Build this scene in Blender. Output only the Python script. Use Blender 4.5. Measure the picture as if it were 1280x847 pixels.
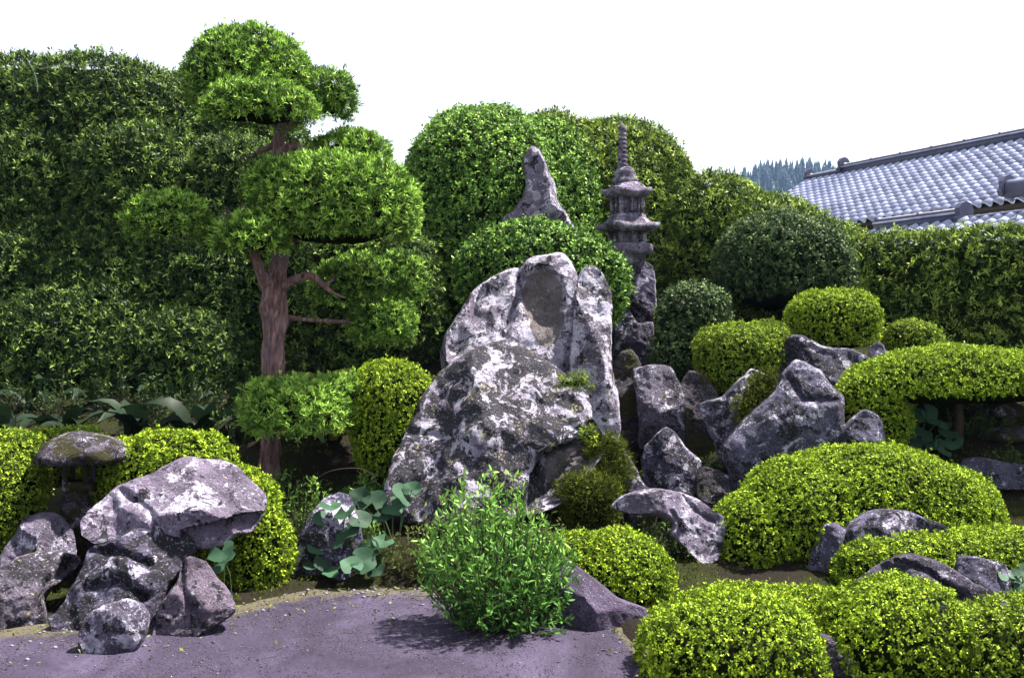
import bpy, bmesh, math, random
import numpy as np
from mathutils import Vector, Matrix
from mathutils.geometry import delaunay_2d_cdt

for o in list(bpy.data.objects): bpy.data.objects.remove(o)
scene = bpy.context.scene
COL = scene.collection
# ------------------------------------------------------------------ camera, sky, sun, exposure
FPX, CX, CY, CAMZ = 1372.0, 640.0, 423.5, 1.55
cam_d = bpy.data.cameras.new('camera'); cam = bpy.data.objects.new('camera', cam_d); COL.objects.link(cam)
cam.location = (0, 0, CAMZ); cam.rotation_euler = (math.radians(90), 0, 0)
cam_d.sensor_width = 36.0; cam_d.lens = 36.0*FPX/1280.0
cam_d.clip_start = 0.05; cam_d.clip_end = 6000
scene.camera = cam

SUN_EL, SUN_AZ = math.radians(61), math.atan2(0.86, 0.34)      # azimuth measured from +Y towards +X
w = bpy.data.worlds.new('World'); scene.world = w; w.use_nodes = True
nt = w.node_tree; nt.nodes.clear()
sky = nt.nodes.new('ShaderNodeTexSky'); sky.sky_type = 'NISHITA'; sky.sun_disc = False
sky.sun_elevation = SUN_EL; sky.sun_rotation = SUN_AZ; sky.air_density = 1.0; sky.dust_density = 0.8; sky.ozone_density = 1.0
hs = nt.nodes.new('ShaderNodeHueSaturation'); hs.inputs['Saturation'].default_value = 0.25; hs.inputs['Value'].default_value = 1.0
bg = nt.nodes.new('ShaderNodeBackground'); bg.inputs['Strength'].default_value = 0.078
wo = nt.nodes.new('ShaderNodeOutputWorld')
nt.links.new(sky.outputs[0], hs.inputs['Color']); nt.links.new(hs.outputs[0], bg.inputs['Color']); nt.links.new(bg.outputs[0], wo.inputs['Surface'])

sd = bpy.data.lights.new('sun', 'SUN'); sun = bpy.data.objects.new('sun', sd); COL.objects.link(sun)
sd.energy = 5.0; sd.angle = math.radians(2.0); sd.color = (1.0, 0.95, 0.86)
sv = Vector((math.sin(SUN_AZ)*math.cos(SUN_EL), math.cos(SUN_AZ)*math.cos(SUN_EL), math.sin(SUN_EL)))
sun.rotation_euler = sv.to_track_quat('Z', 'Y').to_euler(); sun.location = (20, 5, 30)

scene.render.engine = 'CYCLES'
vs = scene.view_settings
vs.view_transform = 'Standard'; vs.look = 'None'; vs.gamma = 1.0; vs.use_curve_mapping = False; vs.exposure = 1.92
scene.cycles.max_bounces = 6; scene.cycles.transparent_max_bounces = 4
scene.cycles.diffuse_bounces = 2; scene.cycles.glossy_bounces = 2; scene.cycles.transmission_bounces = 2

# ------------------------------------------------------------------ helpers
RNG = np.random.default_rng(7)
CAM = np.array([0, 0, CAMZ])
def P(px, py, d): return Vector(((px-CX)/FPX*d, d, CAMZ-(py-CY)/FPX*d))
def GD(py): return CAMZ*FPX/(py-CY)

_perm = np.random.default_rng(3).permutation(256); _perm = np.concatenate([_perm, _perm, _perm])
_g = np.random.default_rng(4).normal(size=(256, 3)); _g /= np.linalg.norm(_g, axis=1)[:, None]
def noise3(p):
    p = np.asarray(p, float); i = np.floor(p).astype(int); f = p-i; i &= 255
    u = f*f*f*(f*(f*6-15)+10); r = 0
    for dx in (0, 1):
        for dy in (0, 1):
            for dz in (0, 1):
                h = _perm[_perm[_perm[(i[:, 0]+dx) & 255]+((i[:, 1]+dy) & 255)]+((i[:, 2]+dz) & 255)]
                dd = (f-np.array([dx, dy, dz]))
                v = (_g[h]*dd).sum(1)
                wgt = (u[:, 0] if dx else 1-u[:, 0])*(u[:, 1] if dy else 1-u[:, 1])*(u[:, 2] if dz else 1-u[:, 2])
                r = r+v*wgt
    return r*1.6
def fbm(p, n=4):
    s = 0; a = 1.0
    for k in range(n): s = s+a*noise3(p*(2**k)+k*17.3); a *= 0.5
    return s

def link(o, parent=None):
    COL.objects.link(o)
    if parent is not None: o.parent = parent
    return o
def tag(o, label=None, cat=None, group=None, kind=None):
    if label: o['label'] = label
    if cat: o['category'] = cat
    if group: o['group'] = group
    if kind: o['kind'] = kind
    return o
def empty(name, loc, label=None, cat=None, group=None):
    o = bpy.data.objects.new(name, None); o.location = loc; o.empty_display_size = 0.1; COL.objects.link(o)
    return tag(o, label, cat, group)
def mesh_np(name, V, quads=None, tris=None, tint=None, mat=None, smooth=False):
    V = np.asarray(V, np.float32); me = bpy.data.meshes.new(name); me.vertices.add(len(V)); me.vertices.foreach_set('co', V.ravel())
    loops = []; tot = []
    if quads is not None and len(quads): loops.append(np.asarray(quads, np.int32).ravel()); tot.append(np.full(len(quads), 4, np.int32))
    if tris is not None and len(tris): loops.append(np.asarray(tris, np.int32).ravel()); tot.append(np.full(len(tris), 3, np.int32))
    loops = np.concatenate(loops); tot = np.concatenate(tot); st = np.concatenate([[0], np.cumsum(tot)[:-1]]).astype(np.int32)
    me.loops.add(len(loops)); me.loops.foreach_set('vertex_index', loops)
    me.polygons.add(len(tot)); me.polygons.foreach_set('loop_start', st); me.polygons.foreach_set('loop_total', tot)
    if smooth: me.polygons.foreach_set('use_smooth', np.ones(len(tot), bool))
    if tint is not None:
        a = me.attributes.new('tint', 'FLOAT', 'FACE'); a.data.foreach_set('value', np.asarray(tint, np.float32))
    me.update(calc_edges=True)
    if mat: me.materials.append(mat)
    return me
def mobj(name, V, parent=None, loc=None, **k):
    """mesh object; V in world coordinates, origin put at loc (or at the parent's place)"""
    base = Vector(parent.location) if parent is not None and loc is None else Vector(loc if loc is not None else (0, 0, 0))
    V = np.asarray(V, float)-np.array(base)
    o = bpy.data.objects.new(name, mesh_np(name, V, **k))
    if parent is None: o.location = base
    link(o, parent); return o
def bm_obj(name, bm, mat, parent=None, loc=None, smooth=False):
    me = bpy.data.meshes.new(name); 
    bmesh.ops.recalc_face_normals(bm, faces=bm.faces)
    if smooth:
        for f in bm.faces: f.smooth = True
    bm.to_mesh(me); bm.free(); me.materials.append(mat)
    o = bpy.data.objects.new(name, me)
    if loc is not None: o.location = loc
    return link(o, parent)

# ------------------------------------------------------------------ materials
def new_mat(name):
    m = bpy.data.materials.new(name); m.use_nodes = True; n = m.node_tree; n.nodes.clear()
    out = n.nodes.new('ShaderNodeOutputMaterial'); return m, n, out
def N(n, t, **k):
    x = n.nodes.new(t)
    for a, b in k.items():
        if a in x.inputs: x.inputs[a].default_value = b
        else: setattr(x, a, b)
    return x
def ramp(n, fac, stops, interp='LINEAR'):
    r = n.nodes.new('ShaderNodeValToRGB'); r.color_ramp.interpolation = interp; e = r.color_ramp.elements
    while len(e) < len(stops): e.new(0.5)
    for el, (p, c) in zip(e, stops): el.position = p; el.color = (c, c, c, 1) if not hasattr(c, '__len__') else (*c, 1)
    n.links.new(fac, r.inputs[0]); return r.outputs[0]
def mixc(n, fac, a, b):
    m = n.nodes.new('ShaderNodeMix'); m.data_type = 'RGBA'
    for s, v in ((0, fac), (6, a), (7, b)):
        if hasattr(v, 'is_output'): n.links.new(v, m.inputs[s])
        else: m.inputs[s].default_value = v if s == 0 else (*v, 1)
    return m.outputs[2]
def noise(n, vec, scale, detail=4, rough=0.55, dist=0.0, out=0):
    x = N(n, 'ShaderNodeTexNoise', Scale=scale, Detail=detail, Roughness=rough, Distortion=dist); n.links.new(vec, x.inputs['Vector']); return x.outputs[out]

def leaf_mat(name, c0, c1, c2, rough=0.45, trans=0.25, spec=0.4):
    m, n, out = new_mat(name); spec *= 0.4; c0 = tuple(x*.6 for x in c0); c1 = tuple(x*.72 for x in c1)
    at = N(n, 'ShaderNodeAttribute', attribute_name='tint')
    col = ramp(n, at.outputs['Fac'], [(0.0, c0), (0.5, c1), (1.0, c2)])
    b = N(n, 'ShaderNodeBsdfPrincipled', Roughness=rough); b.inputs['Specular IOR Level'].default_value = spec
    n.links.new(col, b.inputs['Base Color'])
    t = N(n, 'ShaderNodeBsdfTranslucent'); n.links.new(col, t.inputs['Color'])
    mx = N(n, 'ShaderNodeMixShader'); mx.inputs[0].default_value = trans
    n.links.new(b.outputs[0], mx.inputs[1]); n.links.new(t.outputs[0], mx.inputs[2]); n.links.new(mx.outputs[0], out.inputs[0])
    return m
def plain_mat(name, c, rough=0.7, var=0.25, scale=12, bump=0.2, spec=0.3):
    m, n, out = new_mat(name)
    tc = N(n, 'ShaderNodeTexCoord').outputs['Object']
    f = noise(n, tc, scale, 6, 0.6)
    col = ramp(n, f, [(0.3, tuple(x*(1-var) for x in c)), (0.7, tuple(min(1, x*(1+var)) for x in c))])
    b = N(n, 'ShaderNodeBsdfPrincipled', Roughness=rough); b.inputs['Specular IOR Level'].default_value = spec
    n.links.new(col, b.inputs['Base Color'])
    if bump:
        bp = N(n, 'ShaderNodeBump', Strength=bump, Distance=0.02); n.links.new(f, bp.inputs['Height']); n.links.new(bp.outputs[0], b.inputs['Normal'])
    n.links.new(b.outputs[0], out.inputs[0]); return m

M = {}
M['azalea'] = leaf_mat('azalea_leaf', (0.012, 0.022, 0.003), (0.175, 0.275, 0.016), (0.46, 0.62, 0.040), 0.55, 0.14, 0.25)
M['azalea_muted'] = leaf_mat('azalea_leaf_muted', (0.025, 0.042, 0.008), (0.13, 0.21, 0.016), (0.40, 0.52, 0.045), 0.55, 0.14, 0.25)  # less vivid variant of the azalea leaf
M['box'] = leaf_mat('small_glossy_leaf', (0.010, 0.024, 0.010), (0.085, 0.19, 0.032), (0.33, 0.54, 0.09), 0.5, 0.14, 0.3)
M['box_grey'] = leaf_mat('grey_green_leaf', (0.02, 0.04, 0.022), (0.065, 0.11, 0.04), (0.18, 0.26, 0.09), 0.5, 0.2, 0.3)
M['maki'] = leaf_mat('podocarpus_leaf', (0.014, 0.03, 0.008), (0.095, 0.205, 0.028), (0.40, 0.63, 0.10), 0.5, 0.14, 0.3)
M['maki_dark'] = leaf_mat('podocarpus_leaf_dark', (0.008, 0.020, 0.008), (0.044, 0.088, 0.022), (0.25, 0.37, 0.07), 0.5, 0.14, 0.3)
M['hedge_warm'] = leaf_mat('hedge_leaf_warm', (0.012, 0.026, 0.006), (0.085, 0.155, 0.022), (0.42, 0.54, 0.09), 0.5, 0.14, 0.3)
M['shrub'] = leaf_mat('willowy_shrub_leaf', (0.02, 0.07, 0.016), (0.12, 0.30, 0.05), (0.42, 0.66, 0.12), 0.5, 0.14, 0.3)
M['weed'] = leaf_mat('weed_leaf', (0.05, 0.04, 0.015), (0.09, 0.12, 0.03), (0.22, 0.26, 0.07), 0.6, 0.25, 0.2)
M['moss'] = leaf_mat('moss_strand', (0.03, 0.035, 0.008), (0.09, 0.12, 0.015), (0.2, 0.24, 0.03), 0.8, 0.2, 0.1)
M['conifer'] = leaf_mat('far_conifer', (0.008, 0.02, 0.02), (0.014, 0.03, 0.03), (0.02, 0.04, 0.035), 0.8, 0.0, 0.1)
M['core'] = plain_mat('foliage_inner_shade', (0.010, 0.013, 0.004), 1.0, 0.4, 30, 0, 0.0)  # near-black hull colour stands in for the shade inside the foliage
M['twig'] = plain_mat('brown_twig', (0.05, 0.035, 0.026), 0.85, 0.3, 40, 0.2, 0.1)
M['flower'] = plain_mat('magenta_petal', (0.35, 0.03, 0.22), 0.6, 0.1, 40, 0)

def big_leaf_mat(name, c, c2, rough=0.35):
    m, n, out = new_mat(name)
    tc = N(n, 'ShaderNodeTexCoord').outputs['Object']
    oi = N(n, 'ShaderNodeObjectInfo').outputs['Random']
    f = noise(n, tc, 14, 5, 0.6)
    a = mixc(n, f, c, c2)
    h = N(n, 'ShaderNodeHueSaturation'); n.links.new(a, h.inputs['Color'])
    mr = N(n, 'ShaderNodeMapRange'); mr.inputs['To Min'].default_value = 0.55; mr.inputs['To Max'].default_value = 1.35; n.links.new(oi, mr.inputs['Value']); n.links.new(mr.outputs[0], h.inputs['Value'])
    b = N(n, 'ShaderNodeBsdfPrincipled', Roughness=rough); b.inputs['Specular IOR Level'].default_value = 0.15; n.links.new(h.outputs[0], b.inputs['Base Color'])
    t = N(n, 'ShaderNodeBsdfTranslucent'); n.links.new(h.outputs[0], t.inputs['Color'])
    bp = N(n, 'ShaderNodeBump', Strength=0.25, Distance=0.01); n.links.new(f, bp.inputs['Height']); n.links.new(bp.outputs[0], b.inputs['Normal'])
    mx = N(n, 'ShaderNodeMixShader'); mx.inputs[0].default_value = 0.15
    n.links.new(b.outputs[0], mx.inputs[1]); n.links.new(t.outputs[0], mx.inputs[2]); n.links.new(mx.outputs[0], out.inputs[0]); return m
M['round_leaf'] = big_leaf_mat('leopard_plant_leaf', (0.018, 0.055, 0.030), (0.05, 0.105, 0.058), 0.6)
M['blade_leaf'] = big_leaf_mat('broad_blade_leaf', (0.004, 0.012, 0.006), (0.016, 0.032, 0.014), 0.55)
M['blade_lit'] = big_leaf_mat('sunlit_tone_blade_leaf', (0.12, 0.2, 0.05), (0.3, 0.36, 0.14))  # lit copy of the blade leaf, sunshine put into its colour
M['yellow_leaf'] = big_leaf_mat('yellowing_leaf', (0.4, 0.25, 0.04), (0.45, 0.4, 0.06))

def rock_mat(seed, base=(0.16, 0.15, 0.19), white=0.5, black=0.45, yellow=0.0, moss=0.0, scale=1.0, rings=0.3, bare=None):
    m, n, out = new_mat('lichen_rock_%d' % seed); base = (base[0]*0.55, base[1]*0.51, base[2]*0.60); black = min(.9, black+.09); white *= .94
    tc = N(n, 'ShaderNodeTexCoord').outputs['Object']
    def mapped(src, off, sc=1.0):
        mp = N(n, 'ShaderNodeMapping'); mp.inputs['Location'].default_value = off; mp.inputs['Scale'].default_value = (sc,)*3; n.links.new(src, mp.inputs['Vector']); return mp.outputs[0]
    v = mapped(tc, (seed*3.17 % 50, seed*7.31 % 50, seed*1.93 % 50), scale)
    def mth(op, a, b):
        x = N(n, 'ShaderNodeMath', operation=op)
        for q, w_ in ((0, a), (1, b)):
            if hasattr(w_, 'is_output'): n.links.new(w_, x.inputs[q])
            else: x.inputs[q].default_value = w_
        return x.outputs[0]
    big = noise(n, v, 2.2, 5, 0.6, 0.4); fine = noise(n, v, 48, 6, 0.7); mid = noise(n, v, 13, 8, 0.66, 0.3); grit = noise(n, v, 120, 3, 0.6)
    col = ramp(n, mth('ADD', mth('MULTIPLY', big, 0.6), mth('MULTIPLY', mid, 0.4)), [(0.36, tuple(c*0.42 for c in base)), (0.5, base), (0.64, tuple(min(.9, c*1.75) for c in base))])
    # pale crust lichen, ragged at several sizes
    nw = mth('ADD', mth('MULTIPLY', noise(n, mapped(v, (11.3, 4.1, 8.8)), 4.6, 10, 0.72, 0.6), 0.72), mth('MULTIPLY', fine, 0.28))
    w0 = 0.655-0.27*white
    pale = mixc(n, ramp(n, mid, [(0.35, 0.0), (0.65, 1.0)]), (0.29, 0.26, 0.37), (0.70, 0.66, 0.78))
    col = mixc(n, ramp(n, nw, [(w0, 0.0), (w0+0.022, 0.95)]), col, pale)
    # black crust
    nb = mth('ADD', mth('MULTIPLY', noise(n, mapped(v, (3.3, 24.1, 18.8)), 5.4, 10, 0.72, 0.9), 0.7), mth('MULTIPLY', mid, 0.3)); b0 = 0.665-0.27*black
    col = mixc(n, ramp(n, nb, [(b0, 0.0), (b0+0.02, 0.95)]), col, mixc(n, fine, (0.006, 0.006, 0.008), (0.035, 0.032, 0.042)))
    if yellow > 0:
        ny = mth('ADD', mth('MULTIPLY', noise(n, mapped(v, (31.3, 14.1, 2.8)), 6.5, 10, 0.75, 0.3), 0.65), mth('MULTIPLY', fine, 0.35)); y0 = 0.655-0.27*yellow
        col = mixc(n, ramp(n, ny, [(y0, 0.0), (y0+0.025, 0.9)]), col, mixc(n, mid, (0.30, 0.25, 0.12), (0.52, 0.46, 0.27)))
    if rings > 0:                                     # roundish lichen discs
        wv = N(n, 'ShaderNodeTexNoise', Scale=12.0, Detail=5, Roughness=0.7); n.links.new(v, wv.inputs['Vector'])
        ad = n.nodes.new('ShaderNodeMix'); ad.data_type = 'RGBA'; ad.blend_type = 'LINEAR_LIGHT'; ad.inputs[0].default_value = 0.06
        n.links.new(v, ad.inputs[6]); n.links.new(wv.outputs['Color'], ad.inputs[7])
        vo = N(n, 'ShaderNodeTexVoronoi', Scale=8.5, Randomness=1.0); n.links.new(ad.outputs[2], vo.inputs['Vector'])
        sep = N(n, 'ShaderNodeSeparateColor'); n.links.new(vo.outputs['Color'], sep.inputs[0])
        lt = mth('LESS_THAN', vo.outputs['Distance'], mth('MULTIPLY', sep.outputs[0], 0.5*rings+0.1)); g2 = mth('GREATER_THAN', sep.outputs[1], 1-rings)
        col = mixc(n, mth('MULTIPLY', mth('MULTIPLY', lt, g2), 0.8), col, mixc(n, fine, (0.26, 0.25, 0.31), (0.58, 0.57, 0.63)))
    # specks
    sp = noise(n, mapped(v, (5, 9, 2)), 70, 3, 0.6)
    col = mixc(n, ramp(n, sp, [(0.60, 0.0), (0.66, 0.6)]), col, (0.02, 0.018, 0.024))
    col = mixc(n, ramp(n, sp, [(0.33, 0.55), (0.40, 0.0)]), col, (0.45, 0.43, 0.48))
    if bare is not None:                              # bare stone in hollows and fresh breaks
        at = N(n, 'ShaderNodeAttribute', attribute_name='bare')
        col = mixc(n, ramp(n, mth('ADD', at.outputs['Fac'], mth('MULTIPLY', mid, 0.5)), [(0.66, 0.0), (0.85, 0.85)]), col, mixc(n, fine, tuple(c*.5 for c in bare), tuple(c*1.4 for c in bare)))
    if moss > 0:
        nm = noise(n, mapped(v, (1.3, 44.1, 22.8)), 3.4, 9, 0.7, 0.4); y0 = 0.68-0.34*moss
        col = mixc(n, ramp(n, nm, [(y0, 0.0), (y0+0.05, 0.9)]), col, mixc(n, fine, (0.012, 0.012, 0.004), (0.07, 0.065, 0.014)))
    b = N(n, 'ShaderNodeBsdfPrincipled', Roughness=0.9); b.inputs['Specular IOR Level'].default_value = 0.15
    n.links.new(col, b.inputs['Base Color'])
    hgt = mth('ADD', mth('ADD', mth('MULTIPLY', mid, 1.0), mth('MULTIPLY', fine, 0.4)), mth('ADD', mth('MULTIPLY', nw, 0.5), mth('MULTIPLY', grit, 0.12)))
    bp = N(n, 'ShaderNodeBump', Strength=1.0, Distance=0.06); n.links.new(hgt, bp.inputs['Height']); n.links.new(bp.outputs[0], b.inputs['Normal'])
    n.links.new(b.outputs[0], out.inputs[0]); return m

# ------------------------------------------------------------------ terrain
# dark fern clumps added to fill the gully with stand-in shade
_bx = np.array([-9, -3.0, -1.75, -1.5, -1.2, -0.6, 0.0, 0.35, 0.52, 0.62, 0.75, 3.0, 9])
_by = np.array([5.8, 5.9, 6.15, 6.5, 6.85, 6.9, 6.7, 6.4, 6.1, 5.6, 4.4, 3.4, 3.4])
def edge_y(x): return np.interp(x, _bx, _by)
def HT(x, y):
    x = np.asarray(x, float); y = np.asarray(y, float)
    h = np.interp(y, [6.2, 6.9, 7.4, 8.2, 9.0, 10.5, 12.0, 14.0, 18.0, 21], [0, 0.03, 0.16, 0.44, 0.74, 1.2, 1.35, 1.35, 0.5, 0.0])
    right = np.clip((x-0.9)/1.2, 0, 1)*np.interp(y, [6.2, 7.5, 9, 10.5, 13, 20], [0, 0.05, 0.3, 0.25, 0.1, 0])
    dip = 0.34*np.exp(-((x-1.15)/0.42)**2)*np.interp(y, [7.0, 7.8, 8.9, 9.6], [0, 1, 1, 0])
    return h+right-dip*np.clip(h*2.5, 0, 1)
def ht(x, y): return float(HT(x, y))
def grid(name, x0, x1, y0, y1, nx, ny, zf, mat, kind='structure', mask=None):
    X, Y = np.meshgrid(np.linspace(x0, x1, nx), np.linspace(y0, y1, ny)); Z = zf(X, Y)
    V = np.stack([X, Y, Z], -1).reshape(-1, 3); I = np.arange(nx*ny).reshape(ny, nx)
    Q = np.stack([I[:-1, :-1], I[:-1, 1:], I[1:, 1:], I[1:, :-1]], -1).reshape(-1, 4)
    if mask is not None: Q = Q[mask(V[Q].mean(1))]
    o = mobj(name, V, quads=Q, mat=mat, smooth=True); tag(o, kind=kind); return o

def court_mat():
    m, n, out = new_mat('purple_grey_court')
    tc = N(n, 'ShaderNodeTexCoord').outputs['Object']
    mp = N(n, 'ShaderNodeMapping'); mp.inputs['Scale'].default_value = (1.0, 0.55, 1.0); n.links.new(tc, mp.inputs['Vector']); v = mp.outputs[0]
    a = noise(n, v, 1.6, 6, 0.6, 0.6); f = noise(n, v, 42, 5, 0.7); c = noise(n, v, 8, 6, 0.6)
    col = ramp(n, a, [(0.3, (0.014, 0.010, 0.020)), (0.5, (0.034, 0.026, 0.049)), (0.72, (0.080, 0.063, 0.112))])
    g3 = noise(n, tc, 130, 3, 0.7)
    fl = mixc(n, 0.5, ramp(n, f, [(0.3, 0.45), (0.72, 1.5)]), ramp(n, g3, [(0.35, 0.4), (0.68, 1.7)]))
    mu = n.nodes.new('ShaderNodeMix'); mu.data_type = 'RGBA'; mu.blend_type = 'MULTIPLY'; mu.inputs[0].default_value = 0.7
    n.links.new(col, mu.inputs[6]); n.links.new(fl, mu.inputs[7])
    at = N(n, 'ShaderNodeAttribute', attribute_name='edge')
    s = N(n, 'ShaderNodeMath', operation='MULTIPLY_ADD'); n.links.new(c, s.inputs[0]); s.inputs[1].default_value = 0.9; n.links.new(at.outputs['Fac'], s.inputs[2])
    col = mixc(n, ramp(n, s.outputs[0], [(0.75, 0.0), (1.25, 0.9)]), mu.outputs[2], mixc(n, f, (0.045, 0.036, 0.03), (0.11, 0.10, 0.045)))
    b = N(n, 'ShaderNodeBsdfPrincipled', Roughness=0.9); b.inputs['Specular IOR Level'].default_value = 0.2; n.links.new(col, b.inputs['Base Color'])
    h = N(n, 'ShaderNodeMath', operation='MULTIPLY_ADD'); n.links.new(f, h.inputs[0]); h.inputs[1].default_value = 0.35; n.links.new(c, h.inputs[2])
    bp = N(n, 'ShaderNodeBump', Strength=0.7, Distance=0.03); n.links.new(h.outputs[0], bp.inputs['Height']); n.links.new(bp.outputs[0], b.inputs['Normal'])
    n.links.new(b.outputs[0], out.inputs[0]); return m
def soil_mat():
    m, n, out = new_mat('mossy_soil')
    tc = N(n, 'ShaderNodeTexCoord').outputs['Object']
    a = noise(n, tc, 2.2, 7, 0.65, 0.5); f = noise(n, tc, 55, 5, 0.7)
    soil = mixc(n, f, (0.006, 0.005, 0.004), (0.030, 0.022, 0.016)); moss = mixc(n, f, (0.008, 0.010, 0.003), (0.035, 0.040, 0.010))  # soil and moss darkened to carry the gully's shade in their colour
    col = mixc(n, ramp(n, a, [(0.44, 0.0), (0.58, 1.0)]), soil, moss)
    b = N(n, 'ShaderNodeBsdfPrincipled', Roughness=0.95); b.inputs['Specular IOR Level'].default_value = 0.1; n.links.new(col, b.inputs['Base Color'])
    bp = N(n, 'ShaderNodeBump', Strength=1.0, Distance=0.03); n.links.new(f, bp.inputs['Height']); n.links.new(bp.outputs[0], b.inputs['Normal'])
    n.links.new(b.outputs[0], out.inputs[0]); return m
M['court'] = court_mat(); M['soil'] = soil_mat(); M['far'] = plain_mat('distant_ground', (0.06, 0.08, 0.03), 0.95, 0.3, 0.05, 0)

def zc(X, Y):
    p = np.stack([X.ravel(), Y.ravel(), 0*X.ravel()], 1); return (0.012*fbm(p*1.3, 3)+0.006*fbm(p*6, 2)).reshape(X.shape)
co = grid('courtyard', -7, 7, -3, 7.4, 180, 150, zc, M['court'])
vv = np.array([v.co[:] for v in co.data.vertices]); ed = np.clip(1-(edge_y(vv[:, 0])-vv[:, 1])/0.55, 0, 1.3)*0.75
a = co.data.attributes.new('edge', 'FLOAT', 'POINT'); a.data.foreach_set('value', ed.astype(np.float32))
def zm(X, Y):
    p = np.stack([X.ravel(), Y.ravel(), 0*X.ravel()], 1)
    t = np.clip((Y-edge_y(X))/0.25, -1, 1)
    return HT(X, Y)+(0.04*fbm(p*2.1, 4)).reshape(X.shape)*np.clip(t, 0, 1)+np.where(t < 0, -0.06*np.minimum(1, -t*3)-0.01, 0.012+0.02*t)
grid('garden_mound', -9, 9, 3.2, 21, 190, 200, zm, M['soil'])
grid('ground', -1000, 1000, -1000, 1000, 40, 40, lambda X, Y: X*0-0.09, M['far'])

# ------------------------------------------------------------------ rocks
def rock(name, label, d, outline, thick=0.35, seed=1, lean=0.0, cuts=3, pits=(), cracks=(), under=(), mat=None, cat='rock', group=None,
         rough=1.0, rr=0.40, parent=None, back=0.8, sink=0, bare=()):
    rng = np.random.default_rng(seed); ol = np.array(outline, float)
    if sink: ol[:, 1] += sink*(ol[:, 1] > ol[:, 1].max()-0.14*np.ptp(ol[:, 1]))
    cuts = cuts*2+5
    c = (ol.min(0)+ol.max(0))/2; O = np.array(P(c[0], c[1], d)); f = O-CAM; dist = np.linalg.norm(f); f = f/dist
    r = np.cross(f, [0, 0, 1]); r /= np.linalg.norm(r); u = np.cross(r, f)
    def loc(px):
        px = np.atleast_2d(np.array(px, float)); v = np.stack([(px[:, 0]-CX)/FPX, np.ones(len(px)), -(px[:, 1]-CY)/FPX], 1)
        t = dist/(v@f); return np.stack([(v*t[:, None])@r, (v*t[:, None])@u], 1)
    L = loc(ol); nx = np.roll(L, -1, 0); area = abs(np.sum(L[:, 0]*nx[:, 1]-nx[:, 0]*L[:, 1]))/2; size = math.sqrt(area)
    s = max(0.010, size/54)
    pts = []
    for i in range(len(L)):
        p0, p1, p2, p3 = L[i-1], L[i], L[(i+1) % len(L)], L[(i+2) % len(L)]
        k = max(1, int(np.linalg.norm(p2-p1)/s))
        for q in range(k):
            t = q/k; lin = p1+(p2-p1)*t
            cr = 0.5*((2*p1)+(-p0+p2)*t+(2*p0-5*p1+4*p2-p3)*t*t+(-p0+3*p1-3*p2+p3)*t**3)
            pts.append(lin*0.45+cr*0.55)
    B = np.array(pts); p3d = np.c_[B/size*5, np.full(len(B), seed*1.7)]
    tan = np.roll(B, -1, 0)-np.roll(B, 1, 0); nr = np.stack([tan[:, 1], -tan[:, 0]], 1); nr /= np.linalg.norm(nr, axis=1)[:, None]+1e-9
    B = B+nr*(fbm(p3d, 3)*0.016*size*rough)[:, None]
    lo, hi = B.min(0), B.max(0)
    gx, gy = np.meshgrid(np.arange(lo[0], hi[0], s), np.arange(lo[1], hi[1], s*0.95)); G = np.stack([gx.ravel(), gy.ravel()], 1)
    G = G+rng.uniform(-.3, .3, G.shape)*s
    def inside(Q):
        res = np.zeros(len(Q), bool); a = B; b = np.roll(B, -1, 0)
        for i in range(len(a)):
            (x1, y1), (x2, y2) = a[i], b[i]
            cond = ((y1 > Q[:, 1]) != (y2 > Q[:, 1])); 
            if y1 != y2: res ^= cond & (Q[:, 0] < (x2-x1)*(Q[:, 1]-y1)/(y2-y1)+x1)
        return res
    def edist(Q):
        a = B; ab = np.roll(B, -1, 0)-B; best = np.full(len(Q), 1e9)
        for i in range(len(a)):
            ap = Q-a[i]; t = np.clip((ap@ab[i])/(ab[i]@ab[i]+1e-12), 0, 1); best = np.minimum(best, np.linalg.norm(ap-t[:, None]*ab[i], axis=1))
        return best
    G = G[inside(G)]; e = edist(G); G = G[e > 0.6*s]
    allp = [Vector(p) for p in np.vstack([B, G])]; nb = len(B)
    vs2, _, fs, ov, _, _ = delaunay_2d_cdt(allp, [(i, (i+1) % nb) for i in range(nb)], [], 1, 1e-7)
    Q = np.array([v[:] for v in vs2]); isb = np.array([any(x < nb for x in o) for o in ov]); e = edist(Q); e[isb] = 0
    t = np.clip(e/(rr*size), 0, 1); prof = (1-(1-t)**2.3)**(1/2.0)
    F = thick*prof; Bk = thick*back*prof
    cen = L.mean(0)
    for k in range(cuts):
        an = rng.uniform(0, 2*math.pi); g = thick/size*rng.uniform(0.35, 1.9); pl = thick*rng.uniform(0.55, 1.05)+g*((Q[:, 0]-cen[0])*math.cos(an)+(Q[:, 1]-cen[1])*math.sin(an)*0.8)
        F = np.where(pl < F, np.maximum(pl, 0.25*F), F)
    q3 = np.c_[Q/size, np.full(len(Q), seed*3.1)]; win = np.clip(e/(0.12*size), 0, 1)
    F = F+win*size*rough*(0.03*fbm(q3*2.2, 3)-0.035*np.abs(fbm(q3*3.3+9, 3))+0.016*fbm(q3*9, 3)-0.016*np.abs(noise3(q3*16))+0.006*noise3(q3*40))
    for (x, y, rx, ry, dep) in pits:
        cc = loc([(x, y)])[0]; k = d/FPX; rad = ((Q[:, 0]-cc[0])/(rx*k))**2+((Q[:, 1]-cc[1])/(ry*k))**2
        F = F-dep*np.clip(1.25-rad, 0, 1)**0.6*np.clip((1.25-rad)*4, 0, 1)
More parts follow.
